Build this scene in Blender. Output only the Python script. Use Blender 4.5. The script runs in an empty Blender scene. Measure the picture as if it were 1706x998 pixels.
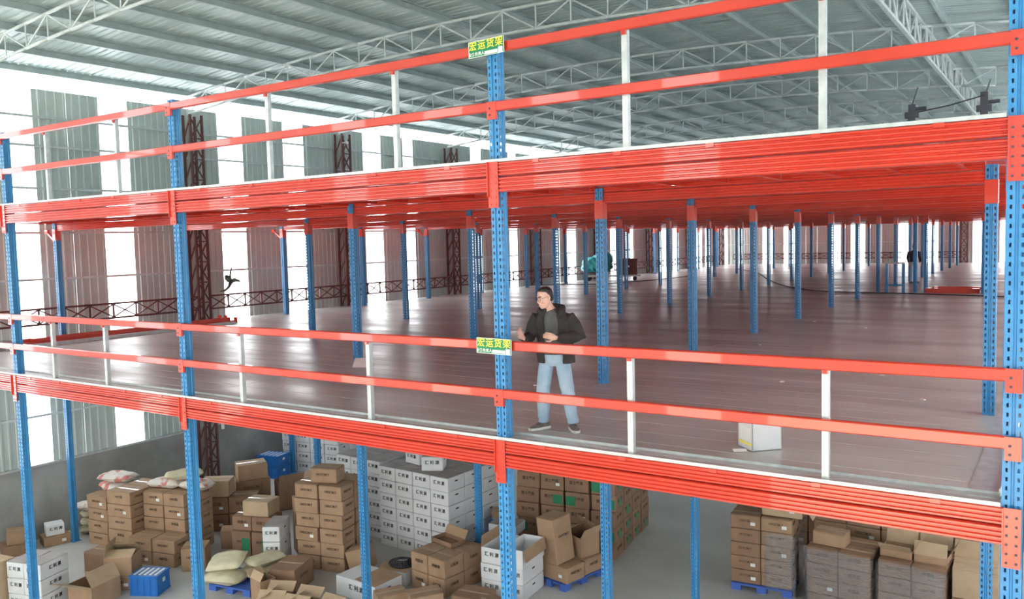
import bpy, bmesh, math, random
from mathutils import Vector, Matrix, noise
random.seed(7)
S = bpy.context.scene
COL = S.collection
R = math.radians

# ---------------------------------------------------------------- camera, sky, exposure
cam_d = bpy.data.cameras.new('camera')
cam = bpy.data.objects.new('camera', cam_d); COL.objects.link(cam)
cam_d.sensor_width = 36.0
cam_d.lens = 29.54
cam_d.clip_end = 300
cr = Vector((0.83272, 0.55315, -0.024564)); cu = Vector((-0.0178007, 0.0710856, 0.9973114)); cf = Vector((-0.553408, 0.830044, -0.0690408))
cm = Matrix((cr, cu, -cf)).transposed().to_4x4(); cm.translation = Vector((0.39943, -7.68866, 2.21504))
cam.matrix_world = cm
S.camera = cam

w = bpy.data.worlds.new('overcast_sky'); S.world = w; w.use_nodes = True
bg = w.node_tree.nodes['Background']
bg.inputs['Color'].default_value = (0.94, 0.97, 1.0, 1); bg.inputs['Strength'].default_value = 2.6
sun_d = bpy.data.lights.new('added_yard_sun', 'SUN'); sun_d.energy = 4.5; sun_d.angle = R(12); sun_d.color = (1.0, 0.93, 0.80)  # sun added under an overcast sky to brighten the yard mirrored in the beams
sun = bpy.data.objects.new('added_yard_sun', sun_d); COL.objects.link(sun); sun.rotation_euler = (R(28), R(6), 0)
S.view_settings.view_transform = 'Standard'; S.view_settings.look = 'None'
S.view_settings.gamma = 1.0; S.view_settings.use_curve_mapping = False
S.view_settings.exposure = 1.6
S.cycles.max_bounces = 10; S.cycles.diffuse_bounces = 7; S.cycles.glossy_bounces = 3; S.cycles.transparent_max_bounces = 12
S.cycles.caustics_reflective = False; S.cycles.caustics_refractive = False

# ---------------------------------------------------------------- materials
def mat(name, c1, c2=None, rough=0.5, metal=0.0, scale=6.0, bump=0.0, bscale=40.0, spec=0.5, stretch=(1, 1, 1), coat=0.0, detail=4.0, lo=0.35, hi=0.65, world=False, rvar=0.0):
    m = bpy.data.materials.new(name); m.use_nodes = True
    nt = m.node_tree; b = nt.nodes['Principled BSDF']
    b.inputs['Roughness'].default_value = rough; b.inputs['Metallic'].default_value = metal
    b.inputs['Specular IOR Level'].default_value = spec
    b.inputs['Coat Weight'].default_value = coat
    b.inputs['Base Color'].default_value = (*c1, 1)
    if c2 or bump:
        if world:
            g = nt.nodes.new('ShaderNodeNewGeometry'); out = g.outputs['Position']
        else:
            t = nt.nodes.new('ShaderNodeTexCoord'); out = t.outputs['Object']
        mp = nt.nodes.new('ShaderNodeMapping'); mp.inputs['Scale'].default_value = stretch
        nt.links.new(out, mp.inputs['Vector'])
        if not world:
            oi = nt.nodes.new('ShaderNodeObjectInfo'); mu = nt.nodes.new('ShaderNodeMath'); mu.operation = 'MULTIPLY'; mu.inputs[1].default_value = 37.0
            nt.links.new(oi.outputs['Random'], mu.inputs[0]); nt.links.new(mu.outputs[0], mp.inputs['Location'])
    if c2:
        n = nt.nodes.new('ShaderNodeTexNoise'); n.inputs['Scale'].default_value = scale; n.inputs['Detail'].default_value = detail
        nt.links.new(mp.outputs[0], n.inputs['Vector'])
        mr = nt.nodes.new('ShaderNodeMapRange'); mr.inputs[1].default_value = lo; mr.inputs[2].default_value = hi
        nt.links.new(n.outputs[0], mr.inputs[0])
        mx = nt.nodes.new('ShaderNodeMix'); mx.data_type = 'RGBA'
        mx.inputs[6].default_value = (*c1, 1); mx.inputs[7].default_value = (*c2, 1)
        nt.links.new(mr.outputs[0], mx.inputs[0]); nt.links.new(mx.outputs[2], b.inputs['Base Color'])
        if rvar:
            r2 = nt.nodes.new('ShaderNodeMapRange'); r2.inputs[1].default_value = lo; r2.inputs[2].default_value = hi
            r2.inputs[3].default_value = rough; r2.inputs[4].default_value = rough + rvar
            nt.links.new(n.outputs[0], r2.inputs[0]); nt.links.new(r2.outputs[0], b.inputs['Roughness'])
    if bump:
        n2 = nt.nodes.new('ShaderNodeTexNoise'); n2.inputs['Scale'].default_value = bscale; n2.inputs['Detail'].default_value = 3
        nt.links.new(mp.outputs[0], n2.inputs['Vector'])
        bp = nt.nodes.new('ShaderNodeBump'); bp.inputs['Strength'].default_value = bump; bp.inputs['Distance'].default_value = 0.02
        nt.links.new(n2.outputs[0], bp.inputs['Height']); nt.links.new(bp.outputs[0], b.inputs['Normal'])
    return m

M = {}
M['red'] = mat('red_paint', (0.66, 0.052, 0.026), (0.60, 0.044, 0.022), rough=0.28, scale=2.0, coat=0.6)
M['blue'] = mat('blue_paint', (0.035, 0.235, 0.52), (0.045, 0.27, 0.56), rough=0.38, scale=3.0, coat=0.15)
M['galv'] = mat('galvanised_steel', (0.62, 0.65, 0.65), (0.50, 0.54, 0.54), rough=0.45, metal=0.55, scale=9)
M['roof'] = mat('roof_sheet', (0.60, 0.69, 0.68), (0.52, 0.62, 0.61), rough=0.45, metal=0.1, scale=1.2, world=True)
M['purlin'] = mat('purlin_steel', (0.50, 0.58, 0.57), (0.42, 0.50, 0.49), rough=0.5, metal=0.1, scale=3)
M['truss'] = mat('truss_paint', (0.72, 0.77, 0.76), (0.60, 0.66, 0.65), rough=0.5, metal=0.1, scale=5)
M['wallsheet'] = mat('wall_sheet', (0.58, 0.64, 0.61), (0.50, 0.56, 0.535), rough=0.55, scale=0.7, world=True)
M['brown_steel'] = mat('oxide_red_steel', (0.16, 0.055, 0.050), (0.11, 0.045, 0.040), rough=0.6, scale=6)
M['concrete'] = mat('rendered_concrete', (0.27, 0.27, 0.255), (0.40, 0.40, 0.38), rough=0.9, scale=0.9, bump=0.2, bscale=14, world=True, detail=7)
M['ground'] = mat('concrete_floor', (0.57, 0.56, 0.535), (0.47, 0.46, 0.44), rough=0.5, scale=0.5, bump=0.04, bscale=25, world=True, detail=7)
M['deck'] = mat('steel_deck', (0.55, 0.60, 0.575), (0.37, 0.40, 0.385), rough=0.31, metal=0.12, spec=1.0, scale=0.55, bump=0.06, bscale=9, stretch=(0.45, 1.6, 1), world=True, detail=6, lo=0.36, hi=0.68, rvar=0.16)
M['apron'] = mat('sun_tinted_yard_concrete', (0.78, 0.68, 0.50), (0.70, 0.61, 0.45), rough=0.8, scale=0.4, world=True)  # warm tone of sunlight put into the concrete colour
M['pane'] = bpy.data.materials.new('daylight_sheet'); M['pane'].use_nodes = True
def _pane(m):
    nt = m.node_tree; nt.nodes.clear()
    o = nt.nodes.new('ShaderNodeOutputMaterial'); mx = nt.nodes.new('ShaderNodeMixShader'); mx.inputs[0].default_value = 0.25
    t = nt.nodes.new('ShaderNodeBsdfTransparent'); d = nt.nodes.new('ShaderNodeBsdfTranslucent'); d.inputs[0].default_value = (0.95, 0.97, 0.97, 1)
    nt.links.new(t.outputs[0], mx.inputs[1]); nt.links.new(d.outputs[0], mx.inputs[2]); nt.links.new(mx.outputs[0], o.inputs[0])
_pane(M['pane'])
M['film'] = bpy.data.materials.new('stretch_film'); M['film'].use_nodes = True
def _film(m):
    nt = m.node_tree; nt.nodes.clear()
    o = nt.nodes.new('ShaderNodeOutputMaterial'); mx = nt.nodes.new('ShaderNodeMixShader'); mx.inputs[0].default_value = 0.30
    t = nt.nodes.new('ShaderNodeBsdfTransparent'); t.inputs[0].default_value = (0.86, 0.85, 0.87, 1)
    g = nt.nodes.new('ShaderNodeBsdfGlossy'); g.inputs['Roughness'].default_value = 0.12
    tc = nt.nodes.new('ShaderNodeTexCoord'); mp = nt.nodes.new('ShaderNodeMapping'); mp.inputs['Scale'].default_value = (3, 3, 9)
    n = nt.nodes.new('ShaderNodeTexNoise'); n.inputs['Scale'].default_value = 3; n.inputs['Detail'].default_value = 5
    bp = nt.nodes.new('ShaderNodeBump'); bp.inputs['Strength'].default_value = 0.9; bp.inputs['Distance'].default_value = 0.08
    nt.links.new(tc.outputs['Object'], mp.inputs[0]); nt.links.new(mp.outputs[0], n.inputs[0]); nt.links.new(n.outputs[0], bp.inputs['Height']); nt.links.new(bp.outputs[0], g.inputs['Normal'])
    nt.links.new(t.outputs[0], mx.inputs[1]); nt.links.new(g.outputs[0], mx.inputs[2]); nt.links.new(mx.outputs[0], o.inputs[0])
_film(M['film'])
M['kraft'] = mat('kraft_card', (0.41, 0.265, 0.165), (0.35, 0.22, 0.135), rough=0.8, scale=3)
M['kraft_d'] = mat('dark_kraft_card', (0.31, 0.185, 0.115), (0.26, 0.15, 0.095), rough=0.8, scale=3)
M['kraft_l'] = mat('pale_kraft_card', (0.52, 0.38, 0.25), (0.46, 0.33, 0.21), rough=0.8, scale=3)
M['whitecard'] = mat('white_card', (0.74, 0.745, 0.76), (0.68, 0.685, 0.70), rough=0.65, scale=3)
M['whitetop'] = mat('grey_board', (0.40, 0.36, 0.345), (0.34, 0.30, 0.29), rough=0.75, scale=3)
M['ink'] = mat('black_ink', (0.03, 0.03, 0.035), rough=0.7)
M['ink_b'] = mat('brown_ink', (0.10, 0.06, 0.035), rough=0.8)
M['ink_r'] = mat('red_ink', (0.45, 0.06, 0.04), rough=0.8)
M['tape'] = mat('clear_parcel_tape', (0.55, 0.40, 0.26), rough=0.22)
M['green_tape'] = mat('green_print', (0.02, 0.22, 0.10), rough=0.5)
M['white_label'] = mat('white_label_paper', (0.82, 0.82, 0.80), rough=0.6)
M['blue_plastic'] = mat('blue_plastic', (0.012, 0.16, 0.52), (0.015, 0.13, 0.44), rough=0.42, scale=4)
M['pallet_blue'] = mat('pallet_blue_plastic', (0.06, 0.14, 0.50), rough=0.5)
M['sack'] = mat('cream_woven_sack', (0.66, 0.60, 0.42), (0.58, 0.52, 0.36), rough=0.7, scale=5, bump=0.3, bscale=30)
M['sack_w'] = mat('white_woven_sack', (0.72, 0.66, 0.60), (0.60, 0.20, 0.18), rough=0.7, scale=3.2, bump=0.3, bscale=30, lo=0.52, hi=0.60)
M['green_sign'] = mat('green_sign_plate', (0.0, 0.23, 0.09), rough=0.4)
M['yellow_ink'] = mat('yellow_lettering', (0.92, 0.80, 0.08), rough=0.5)
M['white_ink'] = mat('white_lettering', (0.85, 0.88, 0.85), rough=0.5)
M['rubber'] = mat('black_rubber', (0.03, 0.03, 0.035), rough=0.6)
M['teal'] = mat('teal_tarpaulin', (0.05, 0.52, 0.53), (0.03, 0.36, 0.40), rough=0.35, scale=4, bump=0.6, bscale=6)
M['darkmetal'] = mat('dark_metal', (0.07, 0.07, 0.085), rough=0.5, metal=0.3)
M['paper'] = mat('white_paper', (0.85, 0.85, 0.85), rough=0.7)
M['skin'] = mat('skin', (0.70, 0.42, 0.33), (0.66, 0.38, 0.30), rough=0.5, scale=9)
M['hair'] = mat('black_hair', (0.014, 0.012, 0.012), rough=0.55, bump=0.4, bscale=60)
M['jacket'] = mat('black_jacket_cloth', (0.026, 0.021, 0.022), (0.038, 0.031, 0.032), rough=0.8, scale=9, bump=0.3, bscale=25)
M['shirt'] = mat('grey_shirt_cloth', (0.11, 0.11, 0.11), (0.09, 0.09, 0.09), rough=0.9, scale=14)
M['jeans'] = mat('light_blue_denim', (0.27, 0.40, 0.55), (0.42, 0.54, 0.66), rough=0.85, scale=3.5, bump=0.35, bscale=18)
M['shoe'] = mat('grey_brown_trainer', (0.19, 0.165, 0.14), (0.12, 0.11, 0.10), rough=0.7, scale=18)
M['sole'] = mat('white_sole', (0.75, 0.72, 0.68), rough=0.6)
M['leaf'] = mat('dry_leaf', (0.11, 0.14, 0.11), rough=0.8)

# ---------------------------------------------------------------- builders
class MB:
    def __init__(s): s.v = []; s.f = []; s.m = []
    def quad(s, a, b, c, d, m=0):
        i = len(s.v); s.v += [tuple(a), tuple(b), tuple(c), tuple(d)]; s.f.append((i, i+1, i+2, i+3)); s.m.append(m)
    def box(s, x0, x1, y0, y1, z0, z1, m=0):
        i = len(s.v)
        s.v += [(x0,y0,z0),(x1,y0,z0),(x1,y1,z0),(x0,y1,z0),(x0,y0,z1),(x1,y0,z1),(x1,y1,z1),(x0,y1,z1)]
        for f in ((3,2,1,0),(4,5,6,7),(0,1,5,4),(1,2,6,5),(2,3,7,6),(3,0,4,7)): s.f.append(tuple(i+k for k in f)); s.m.append(m)
        return s
    def bar(s, p, q, wd, ht, m=0, up=(0,0,1)):
        p = Vector(p); q = Vector(q); d = (q-p).normalized(); u = Vector(up)
        if abs(d.dot(u)) > 0.98: u = Vector((1,0,0))
        a = d.cross(u).normalized(); b = a.cross(d).normalized(); a *= wd/2; b *= ht/2
        i = len(s.v)
        for c in (p, q):
            for sa, sb in ((-1,-1),(1,-1),(1,1),(-1,1)): s.v.append(tuple(c + a*sa + b*sb))
        for f in ((3,2,1,0),(4,5,6,7),(0,1,5,4),(1,2,6,5),(2,3,7,6),(3,0,4,7)): s.f.append(tuple(i+k for k in f)); s.m.append(m)
        return s
    def tube(s, p, q, r, n=6, m=0, r2=None):
        p = Vector(p); q = Vector(q); d = (q-p).normalized(); u = Vector((0,0,1)) if abs(d.z) < 0.95 else Vector((1,0,0))
        a = d.cross(u).normalized(); b = a.cross(d); i = len(s.v); r2 = r if r2 is None else r2
        for c, rr in ((p, r), (q, r2)):
            for k in range(n):
                t = 2*math.pi*k/n; s.v.append(tuple(c + a*(rr*math.cos(t)) + b*(rr*math.sin(t))))
        for k in range(n):
            k2 = (k+1) % n; s.f.append((i+k, i+k2, i+n+k2, i+n+k)); s.m.append(m)
        s.f.append(tuple(i+k for k in reversed(range(n)))); s.m.append(m)
        s.f.append(tuple(i+n+k for k in range(n))); s.m.append(m)
        return s
    def path(s, pts, r, n=6, m=0):
        for a, b in zip(pts[:-1], pts[1:]): s.tube(a, b, r, n, m)
        return s
    def prism(s, prof, axis, t0, t1, m=0):
        n = len(prof); i = len(s.v)
        for t in (t0, t1):
            for a, b in prof: s.v.append({'x': (t,a,b), 'y': (a,t,b), 'z': (a,b,t)}[axis])
        for k in range(n):
            k2 = (k+1) % n; s.f.append((i+k, i+k2, i+n+k2, i+n+k)); s.m.append(m)
        s.f.append(tuple(i+k for k in reversed(range(n)))); s.m.append(m); s.f.append(tuple(i+n+k for k in range(n))); s.m.append(m)
        return s
    def loft(s, rings, m=0, cap=True):
        n = len(rings[0]); i = len(s.v)
        for r in rings: s.v += [tuple(p) for p in r]
        for j in range(len(rings)-1):
            for k in range(n):
                k2 = (k+1) % n; s.f.append((i+j*n+k, i+j*n+k2, i+(j+1)*n+k2, i+(j+1)*n+k)); s.m.append(m)
        if cap:
            s.f.append(tuple(i+k for k in reversed(range(n)))); s.m.append(m)
            s.f.append(tuple(i+(len(rings)-1)*n+k for k in range(n))); s.m.append(m)
        return s
    def chain(s, pts, n=14, m=0):
        """pts: (x,y,z,ra,rb): rings swept along the path, ra along the local side axis (near x), rb across"""
        P = [Vector(p[:3]) for p in pts]; rings = []
        for k, p in enumerate(pts):
            d = (P[min(k+1, len(P)-1)] - P[max(k-1, 0)]).normalized()
            ref = Vector((1,0,0)) if abs(d.x) < 0.85 else Vector((0,1,0))
            b = d.cross(ref).normalized(); a = b.cross(d).normalized()
            rings.append([P[k] + a*(p[3]*math.cos(2*math.pi*q/n)) + b*(p[4]*math.sin(2*math.pi*q/n)) for q in range(n)])
        return s.loft(rings, m)
    def ball(s, c, r, m=0, nu=14, nv=9):
        c = Vector(c); r = Vector(r) if not isinstance(r, (int, float)) else Vector((r,r,r)); rings = []
        for j in range(nv+1):
            ph = -math.pi/2 + math.pi*(j+0.02)/(nv+0.04)
            rings.append([c + Vector((r.x*math.cos(ph)*math.cos(2*math.pi*k/nu), r.y*math.cos(ph)*math.sin(2*math.pi*k/nu), r.z*math.sin(ph))) for k in range(nu)])
        return s.loft(rings, m)
    def mesh(s, name, mats, smooth=False):
        me = bpy.data.meshes.new(name); me.from_pydata(s.v, [], s.f)
        for mm in (mats if isinstance(mats, (list, tuple)) else [mats]): me.materials.append(M[mm] if isinstance(mm, str) else mm)
        if any(s.m): me.polygons.foreach_set('material_index', s.m)
        if smooth: me.polygons.foreach_set('use_smooth', [True]*len(me.polygons))
        me.update(); return me
    def build(s, name, mats, parent=None, smooth=False, fix=True):
        me = s.mesh(name, mats, smooth)
        if fix:
            bm = bmesh.new(); bm.from_mesh(me); bmesh.ops.recalc_face_normals(bm, faces=bm.faces); bm.to_mesh(me); bm.free()
        return link(name, me, parent)

def link(name, me, parent=None, loc=None, rz=None):
    o = bpy.data.objects.new(name, me); COL.objects.link(o)
    if parent: o.parent = parent
    if loc is not None: o.location = loc
    if rz is not None: o.rotation_euler = (0, 0, rz)
    return o
LABELS = {}
def tag(o, label, cat, group=None, kind=None):
    o['label'] = label; o['category'] = cat
    if group: o['group'] = group
    if kind: o['kind'] = kind
    return o
def thing(name, label, cat, loc=(0,0,0), rz=0.0, group=None):
    o = bpy.data.objects.new(name, None); COL.objects.link(o); o.empty_display_size = 0.1
    o.location = loc; o.rotation_euler = (0, 0, rz)
    return tag(o, label, cat, group)
def struct(o, label=None, cat=None):
    o['kind'] = 'structure'
    if label: o['label'] = label
    if cat: o['category'] = cat
    return o
def copy_tree(o, parent=None):
    c = o.copy(); COL.objects.link(c); c.parent = parent
    for ch in o.children: copy_tree(ch, c)
    return c
ORD = ['first','second','third','fourth','fifth','sixth','seventh','eighth','ninth','tenth','eleventh','twelfth','thirteenth','fourteenth','fifteenth','sixteenth','seventeenth']
_tx = {}
def text_mesh(body, size, m, bold=0.0):
    k = (body, size, m, bold)
    if k in _tx: return _tx[k]
    cu_ = bpy.data.curves.new('lettering', 'FONT'); cu_.body = body; cu_.size = size; cu_.align_x = 'CENTER'; cu_.align_y = 'CENTER'; cu_.resolution_u = 2
    cu_.offset = bold; cu_.extrude = 0.0015
    o = bpy.data.objects.new('lettering', cu_); COL.objects.link(o)
    me = bpy.data.meshes.new_from_object(o.evaluated_get(bpy.context.evaluated_depsgraph_get()))
    bpy.data.objects.remove(o); bpy.data.curves.remove(cu_)
    me.materials.clear(); me.materials.append(M[m]); _tx[k] = me
    return me
def remesh(mb, voxel, mats, name, smooth_it=4):
    me = mb.mesh(name, mats); bm = bmesh.new(); bm.from_mesh(me); bmesh.ops.recalc_face_normals(bm, faces=bm.faces); bm.to_mesh(me); bm.free()
    o = bpy.data.objects.new(name, me); COL.objects.link(o)
    r = o.modifiers.new('r', 'REMESH'); r.mode = 'VOXEL'; r.voxel_size = voxel; r.use_smooth_shade = True
    if smooth_it:
        sm = o.modifiers.new('s', 'SMOOTH'); sm.factor = 0.5; sm.iterations = smooth_it
    me2 = bpy.data.meshes.new_from_object(o.evaluated_get(bpy.context.evaluated_depsgraph_get()))
    bpy.data.objects.remove(o); bpy.data.meshes.remove(me)
    me2.materials.clear()
    for mm in (mats if isinstance(mats, (list, tuple)) else [mats]): me2.materials.append(M[mm])
    me2.polygons.foreach_set('use_smooth', [True]*len(me2.polygons))
    return me2

# ================================================================ THE HALL
G = -5.3                       # ground floor level; the lower deck is z = 0
WX = -22.1; RX = 3.0; YF = -13.0; YB = 57.5
ZE = 6.48                      # top of the wall sheets
HW = -3.35                     # top of the rendered dwarf wall
def roof_z(x): return 7.47 - 0.62*((x+11.0)/11.1)**2     # top chord / underside of purlins

fl = MB().box(WX-0.3, RX+0.3, YF-0.3, YB+0.3, G-0.2, G).build('floor', 'ground'); struct(fl, 'grey concrete warehouse floor', 'floor')

yd = MB().box(-40, 20, -60, YF-0.3, G-0.25, G-0.03).build('floor', 'apron'); struct(yd, 'pale concrete yard outside the loading door', 'yard')  # unseen slab, added so the red beams reflect a warm tone
# corrugated sheet: ribs along its length
def sheet_mesh(name, width, length, m, pitch=0.2, rib=0.028, sag=None):
    """local: width along x, length along y, ribs standing up in z"""
    mb = MB(); n = max(1, round(width/pitch)); p = width/n; prof = []
    for k in range(n):
        x = k*p; prof += [(x, 0), (x+p*0.62, 0), (x+p*0.70, rib), (x+p*0.92, rib)]
    prof.append((width, 0)); up = [(a, b) for a, b in prof]; lo = [(a, b+0.004) for a, b in reversed(prof)]
    mb.prism(up+lo, 'y', 0, length); return mb

wl = MB().box(WX-0.25, WX, YF, YB, G, HW).build('wall_left', 'concrete'); struct(wl, 'left hall wall with rendered base and grey sheeting', 'wall')
STRIPS = [(-10.1,-9.2),(-7.4,-6.5),(-3.6,-2.7),(-0.9,0.0),(3.02,3.86),(5.66,6.52),(9.55,10.5),(12.2,13.12),(16.1,17.1),(18.4,19.03),(23.0,23.8),(26.0,26.7),(30.2,30.75),(31.5,32.5),(36.6,37.3),(38.45,39.7),(43.6,44.75),(45.85,46.9),(50.25,51.3),(51.9,53.0),(56.1,56.8)]
FSTR = [(-21.45,-21.1),(-19.55,-18.76),(-17.93,-17.1),(-14.67,-13.8),(-13.07,-12.11),(-9.86,-9.1),(-8.16,-7.33),(-5.2,-4.55),(-3.6,-3.1),(-0.4,0.4),(1.2,2.0)]
FRSTR = [(-20.5,-19.0),(-16.5,-15.0),(-12.5,-11.0),(-8.5,-7.0),(0.2,1.2)]
_sm = {}
def sheets(parent, a, b, place):
    """wall sheets, each about 0.9 m wide, filling a..b along the wall"""
    n = max(1, round((b-a)/0.9)); wd = (b-a)/n
    for k in range(n):
        key = round(wd, 3)
        if key not in _sm:
            me = sheet_mesh('panel', wd-0.004, ZE-HW, 'wallsheet').mesh('panel', 'wallsheet'); _sm[key] = me
        o = link('panel', _sm[key], parent); place(o, a+k*wd)
def pl_left(o, t): o.matrix_world = Matrix.Translation((WX-0.03, t, HW)) @ Matrix(((0,0,1,0),(1,0,0,0),(0,1,0,0),(0,0,0,1)))
def pl_back(o, t): o.matrix_world = Matrix.Translation((t, YB+0.03, HW)) @ Matrix(((1,0,0,0),(0,0,-1,0),(0,1,0,0),(0,0,0,1)))
def pl_right(o, t): o.matrix_world = Matrix.Translation((RX+0.03, t, HW)) @ Matrix(((0,0,-1,0),(1,0,0,0),(0,1,0,0),(0,0,0,1)))
def gaps(strips, a, b):
    out = []; c = a
    for s0, s1 in strips: out.append((c, s0)); c = s1
    out.append((c, b)); return [g for g in out if g[1]-g[0] > 0.05]
for a, b in gaps(STRIPS, YF, YB): sheets(wl, a, b, pl_left)
wb = MB().box(WX, RX, YB, YB+0.25, G, HW).build('wall_back', 'concrete'); struct(wb, 'far end wall with sheeting beyond the decks', 'wall')
for a, b in gaps(FSTR, WX, RX): sheets(wb, a, b, pl_back)
DX0, DX1, DZ = -5.8, 0.0, -1.6        # loading door behind the viewpoint
wf = MB().box(WX, DX0, YF-0.25, YF, G, HW).box(DX1, RX, YF-0.25, YF, G, HW).build('wall_front', 'concrete'); struct(wf, 'front end wall behind the viewpoint, with daylight strips', 'wall')
def pl_front(o, t): o.matrix_world = Matrix.Translation((t, YF-0.03, HW)) @ Matrix(((1,0,0,0),(0,0,-1,0),(0,1,0,0),(0,0,0,1)))
for a, b in gaps([g for g in FRSTR if g[1] < DX0], WX, DX0) + [(DX1+0.001, 0.2), (1.2, RX)]: sheets(wf, a, b, pl_front)
MB().box(DX0, DX1, YF-0.03, YF, DZ, ZE).build('door_head_sheet', 'wallsheet', wf)
wr = MB().box(RX, RX+0.25, YF, YB, G, HW).build('wall_right', 'concrete'); struct(wr, 'right hall wall with sheeting', 'wall')
for a, b in gaps(STRIPS, YF, YB): sheets(wr, a, b, pl_right)
nwin = 0
def window(box):
    global nwin
    nwin += 1
    o = MB().box(*box).build('window_%d' % nwin, 'pane'); struct(o, 'white translucent daylight strip in the wall sheeting', 'window'); return o
for a, b in STRIPS:
    window((WX-0.03, WX-0.026, a, b, HW, ZE)); window((RX+0.026, RX+0.03, a, b, HW, ZE))
for a, b in FRSTR: window((a, b, YF-0.03, YF-0.026, HW, ZE))
for a, b in FSTR: window((a, b, YB+0.026, YB+0.03, HW, ZE))
window((WX-0.03, WX-0.026, YF, YB, ZE, 6.95)); window((RX+0.026, RX+0.03, YF, YB, ZE, 6.75))
window((WX, RX, YB+0.026, YB+0.03, ZE, 6.9))
# end gable above the daylight band
gp = [(WX, 6.9)] + [(x, roof_z(x)+0.2) for x in [WX + (RX-WX)*k/24 for k in range(25)]] + [(RX, 6.9)]
mb = MB(); mb.prism(gp, 'y', YB, YB+0.03); g_ = mb.build('gable_sheet', 'wallsheet', wb)
mb = MB(); mb.prism([(p[0], ZE if p[1] == 6.9 else p[1]) for p in gp], 'y', YF-0.03, YF); mb.build('gable_sheet', 'wallsheet', wf)
# girts on the left and far walls
for z in (-2.05, 1.52, 2.74, 3.9, 5.0, 5.75):
    MB().box(WX+0.001, WX+0.045, YF, YB, z-0.03, z+0.03).build('girt', 'galv' if z > 2.6 else 'truss', wl)
    MB().box(WX, RX, YB-0.045, YB-0.001, z-0.03, z+0.03).build('girt', 'truss', wb)
    MB().box(RX-0.045, RX-0.001, YF, YB, z-0.03, z+0.03).build('girt', 'truss', wr)
MB().box(WX-0.05, WX+0.06, YF, YB, HW-0.02, HW+0.035).build('sill_angle', 'galv', wl)

# roof: cross-ribbed sheets laid from eave to eave over purlins
ceil = bpy.data.objects.new('ceiling', None); COL.objects.link(ceil); struct(ceil, 'shallow arched metal roof on purlins', 'ceiling')
SW = 0.84
def roof_sheet():
    mb = MB(); n = 4; p = SW/n; prof = []
    for k in range(n): prof += [(k*p, 0), (k*p+p*0.66, 0), (k*p+p*0.74, 0.032), (k*p+p*0.92, 0.032)]
    prof.append((SW+0.04, 0)); xs = [WX-0.6 + (RX+0.6-WX+0.6)*k/18 for k in range(19)]
    i0 = len(mb.v)
    for x in xs:
        for a, b in prof: mb.v.append((x, a, roof_z(x)+0.17+b))
    q = len(prof)
    for j in range(len(xs)-1):
        for k in range(q-1):
            mb.f.append((i0+j*q+k, i0+(j+1)*q+k, i0+(j+1)*q+k+1, i0+j*q+k+1)); mb.m.append(0)
    return mb.mesh('roof_sheet', 'roof')
rs = roof_sheet(); y = YF; nsh = 0
while y < YB+0.5:
    o = link('roof_sheet', rs, ceil, (0, y, 0.003*(nsh % 2))); y += SW; nsh += 1
x = WX+0.05
while x < RX:
    z = roof_z(x)
    mb = MB(); mb.prism([(x-0.035, z), (x+0.035, z), (x+0.035, z+0.02), (x-0.018, z+0.02), (x-0.018, z+0.15), (x+0.035, z+0.15), (x+0.035, z+0.17), (x-0.035, z+0.17)], 'y', YF, YB)
    mb.build('purlin', 'purlin', ceil); x += 1.42

# roof trusses
TY = [1.95, 8.45, 14.75, 21.2, 27.9, 34.6, 41.6, 48.2, 54.5]
def make_truss():
    t = thing('roof_truss', '', 'roof truss')
    nseg = 28; xs = [WX+0.1 + (RX-0.1-WX-0.1)*k/nseg for k in range(nseg+1)]
    mb = MB(); mb.path([(x, 0, roof_z(x)-0.04) for x in xs], 0.036, 8); mb.build('top_chord', 'truss', t, True)
    bz = lambda x: roof_z(x)-0.56
    mb = MB(); mb.path([(x, 0, bz(x)) for x in xs], 0.036, 8); mb.build('bottom_chord', 'truss', t, True)
    for k in range(nseg+1):
        MB().tube((xs[k], 0, roof_z(xs[k])-0.06), (xs[k], 0, bz(xs[k])), 0.017, 6).build('web_member', 'truss', t)
        if k < nseg:
            a, b = (xs[k], xs[k+1]) if k % 2 else (xs[k+1], xs[k])
            MB().tube((a, 0, roof_z(a)-0.06), (b, 0, bz(b)), 0.02, 6).build('web_member', 'truss', t)
    return t
tr = make_truss()
for k, yy in enumerate(TY):
    o = tr if k == 0 else copy_tree(tr)
    o.location = (0, yy, 0); o['label'] = 'pale arched roof truss, %s from the camera' % ORD[k]; o['group'] = 'roof trusses'
lt = thing('longitudinal_truss', 'pale lattice truss running the length of the roof at right', 'roof truss', (-2.65, 0, 0))
MB().box(-0.04, 0.04, 0.5, YB, 7.10, 7.17).build('top_chord', 'truss', lt)
MB().box(-0.04, 0.04, 0.5, YB, 6.45, 6.52).build('bottom_chord', 'truss', lt)
wa = MB().tube((0,0,6.5), (0,0,7.12), 0.02, 6).mesh('web_member', 'truss'); wb2 = MB().tube((0,0,6.5), (0,0.8,7.12), 0.022, 6).mesh('web_member', 'truss')
wc2 = MB().tube((0,0.8,6.5), (0,0,7.12), 0.022, 6).mesh('web_member', 'truss')
for k in range(70):
    link('web_member', wa, lt, (0, 0.9+0.8*k, 0)); link('web_member', wb2 if k % 2 else wc2, lt, (0, 0.9+0.8*k, 0))

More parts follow.
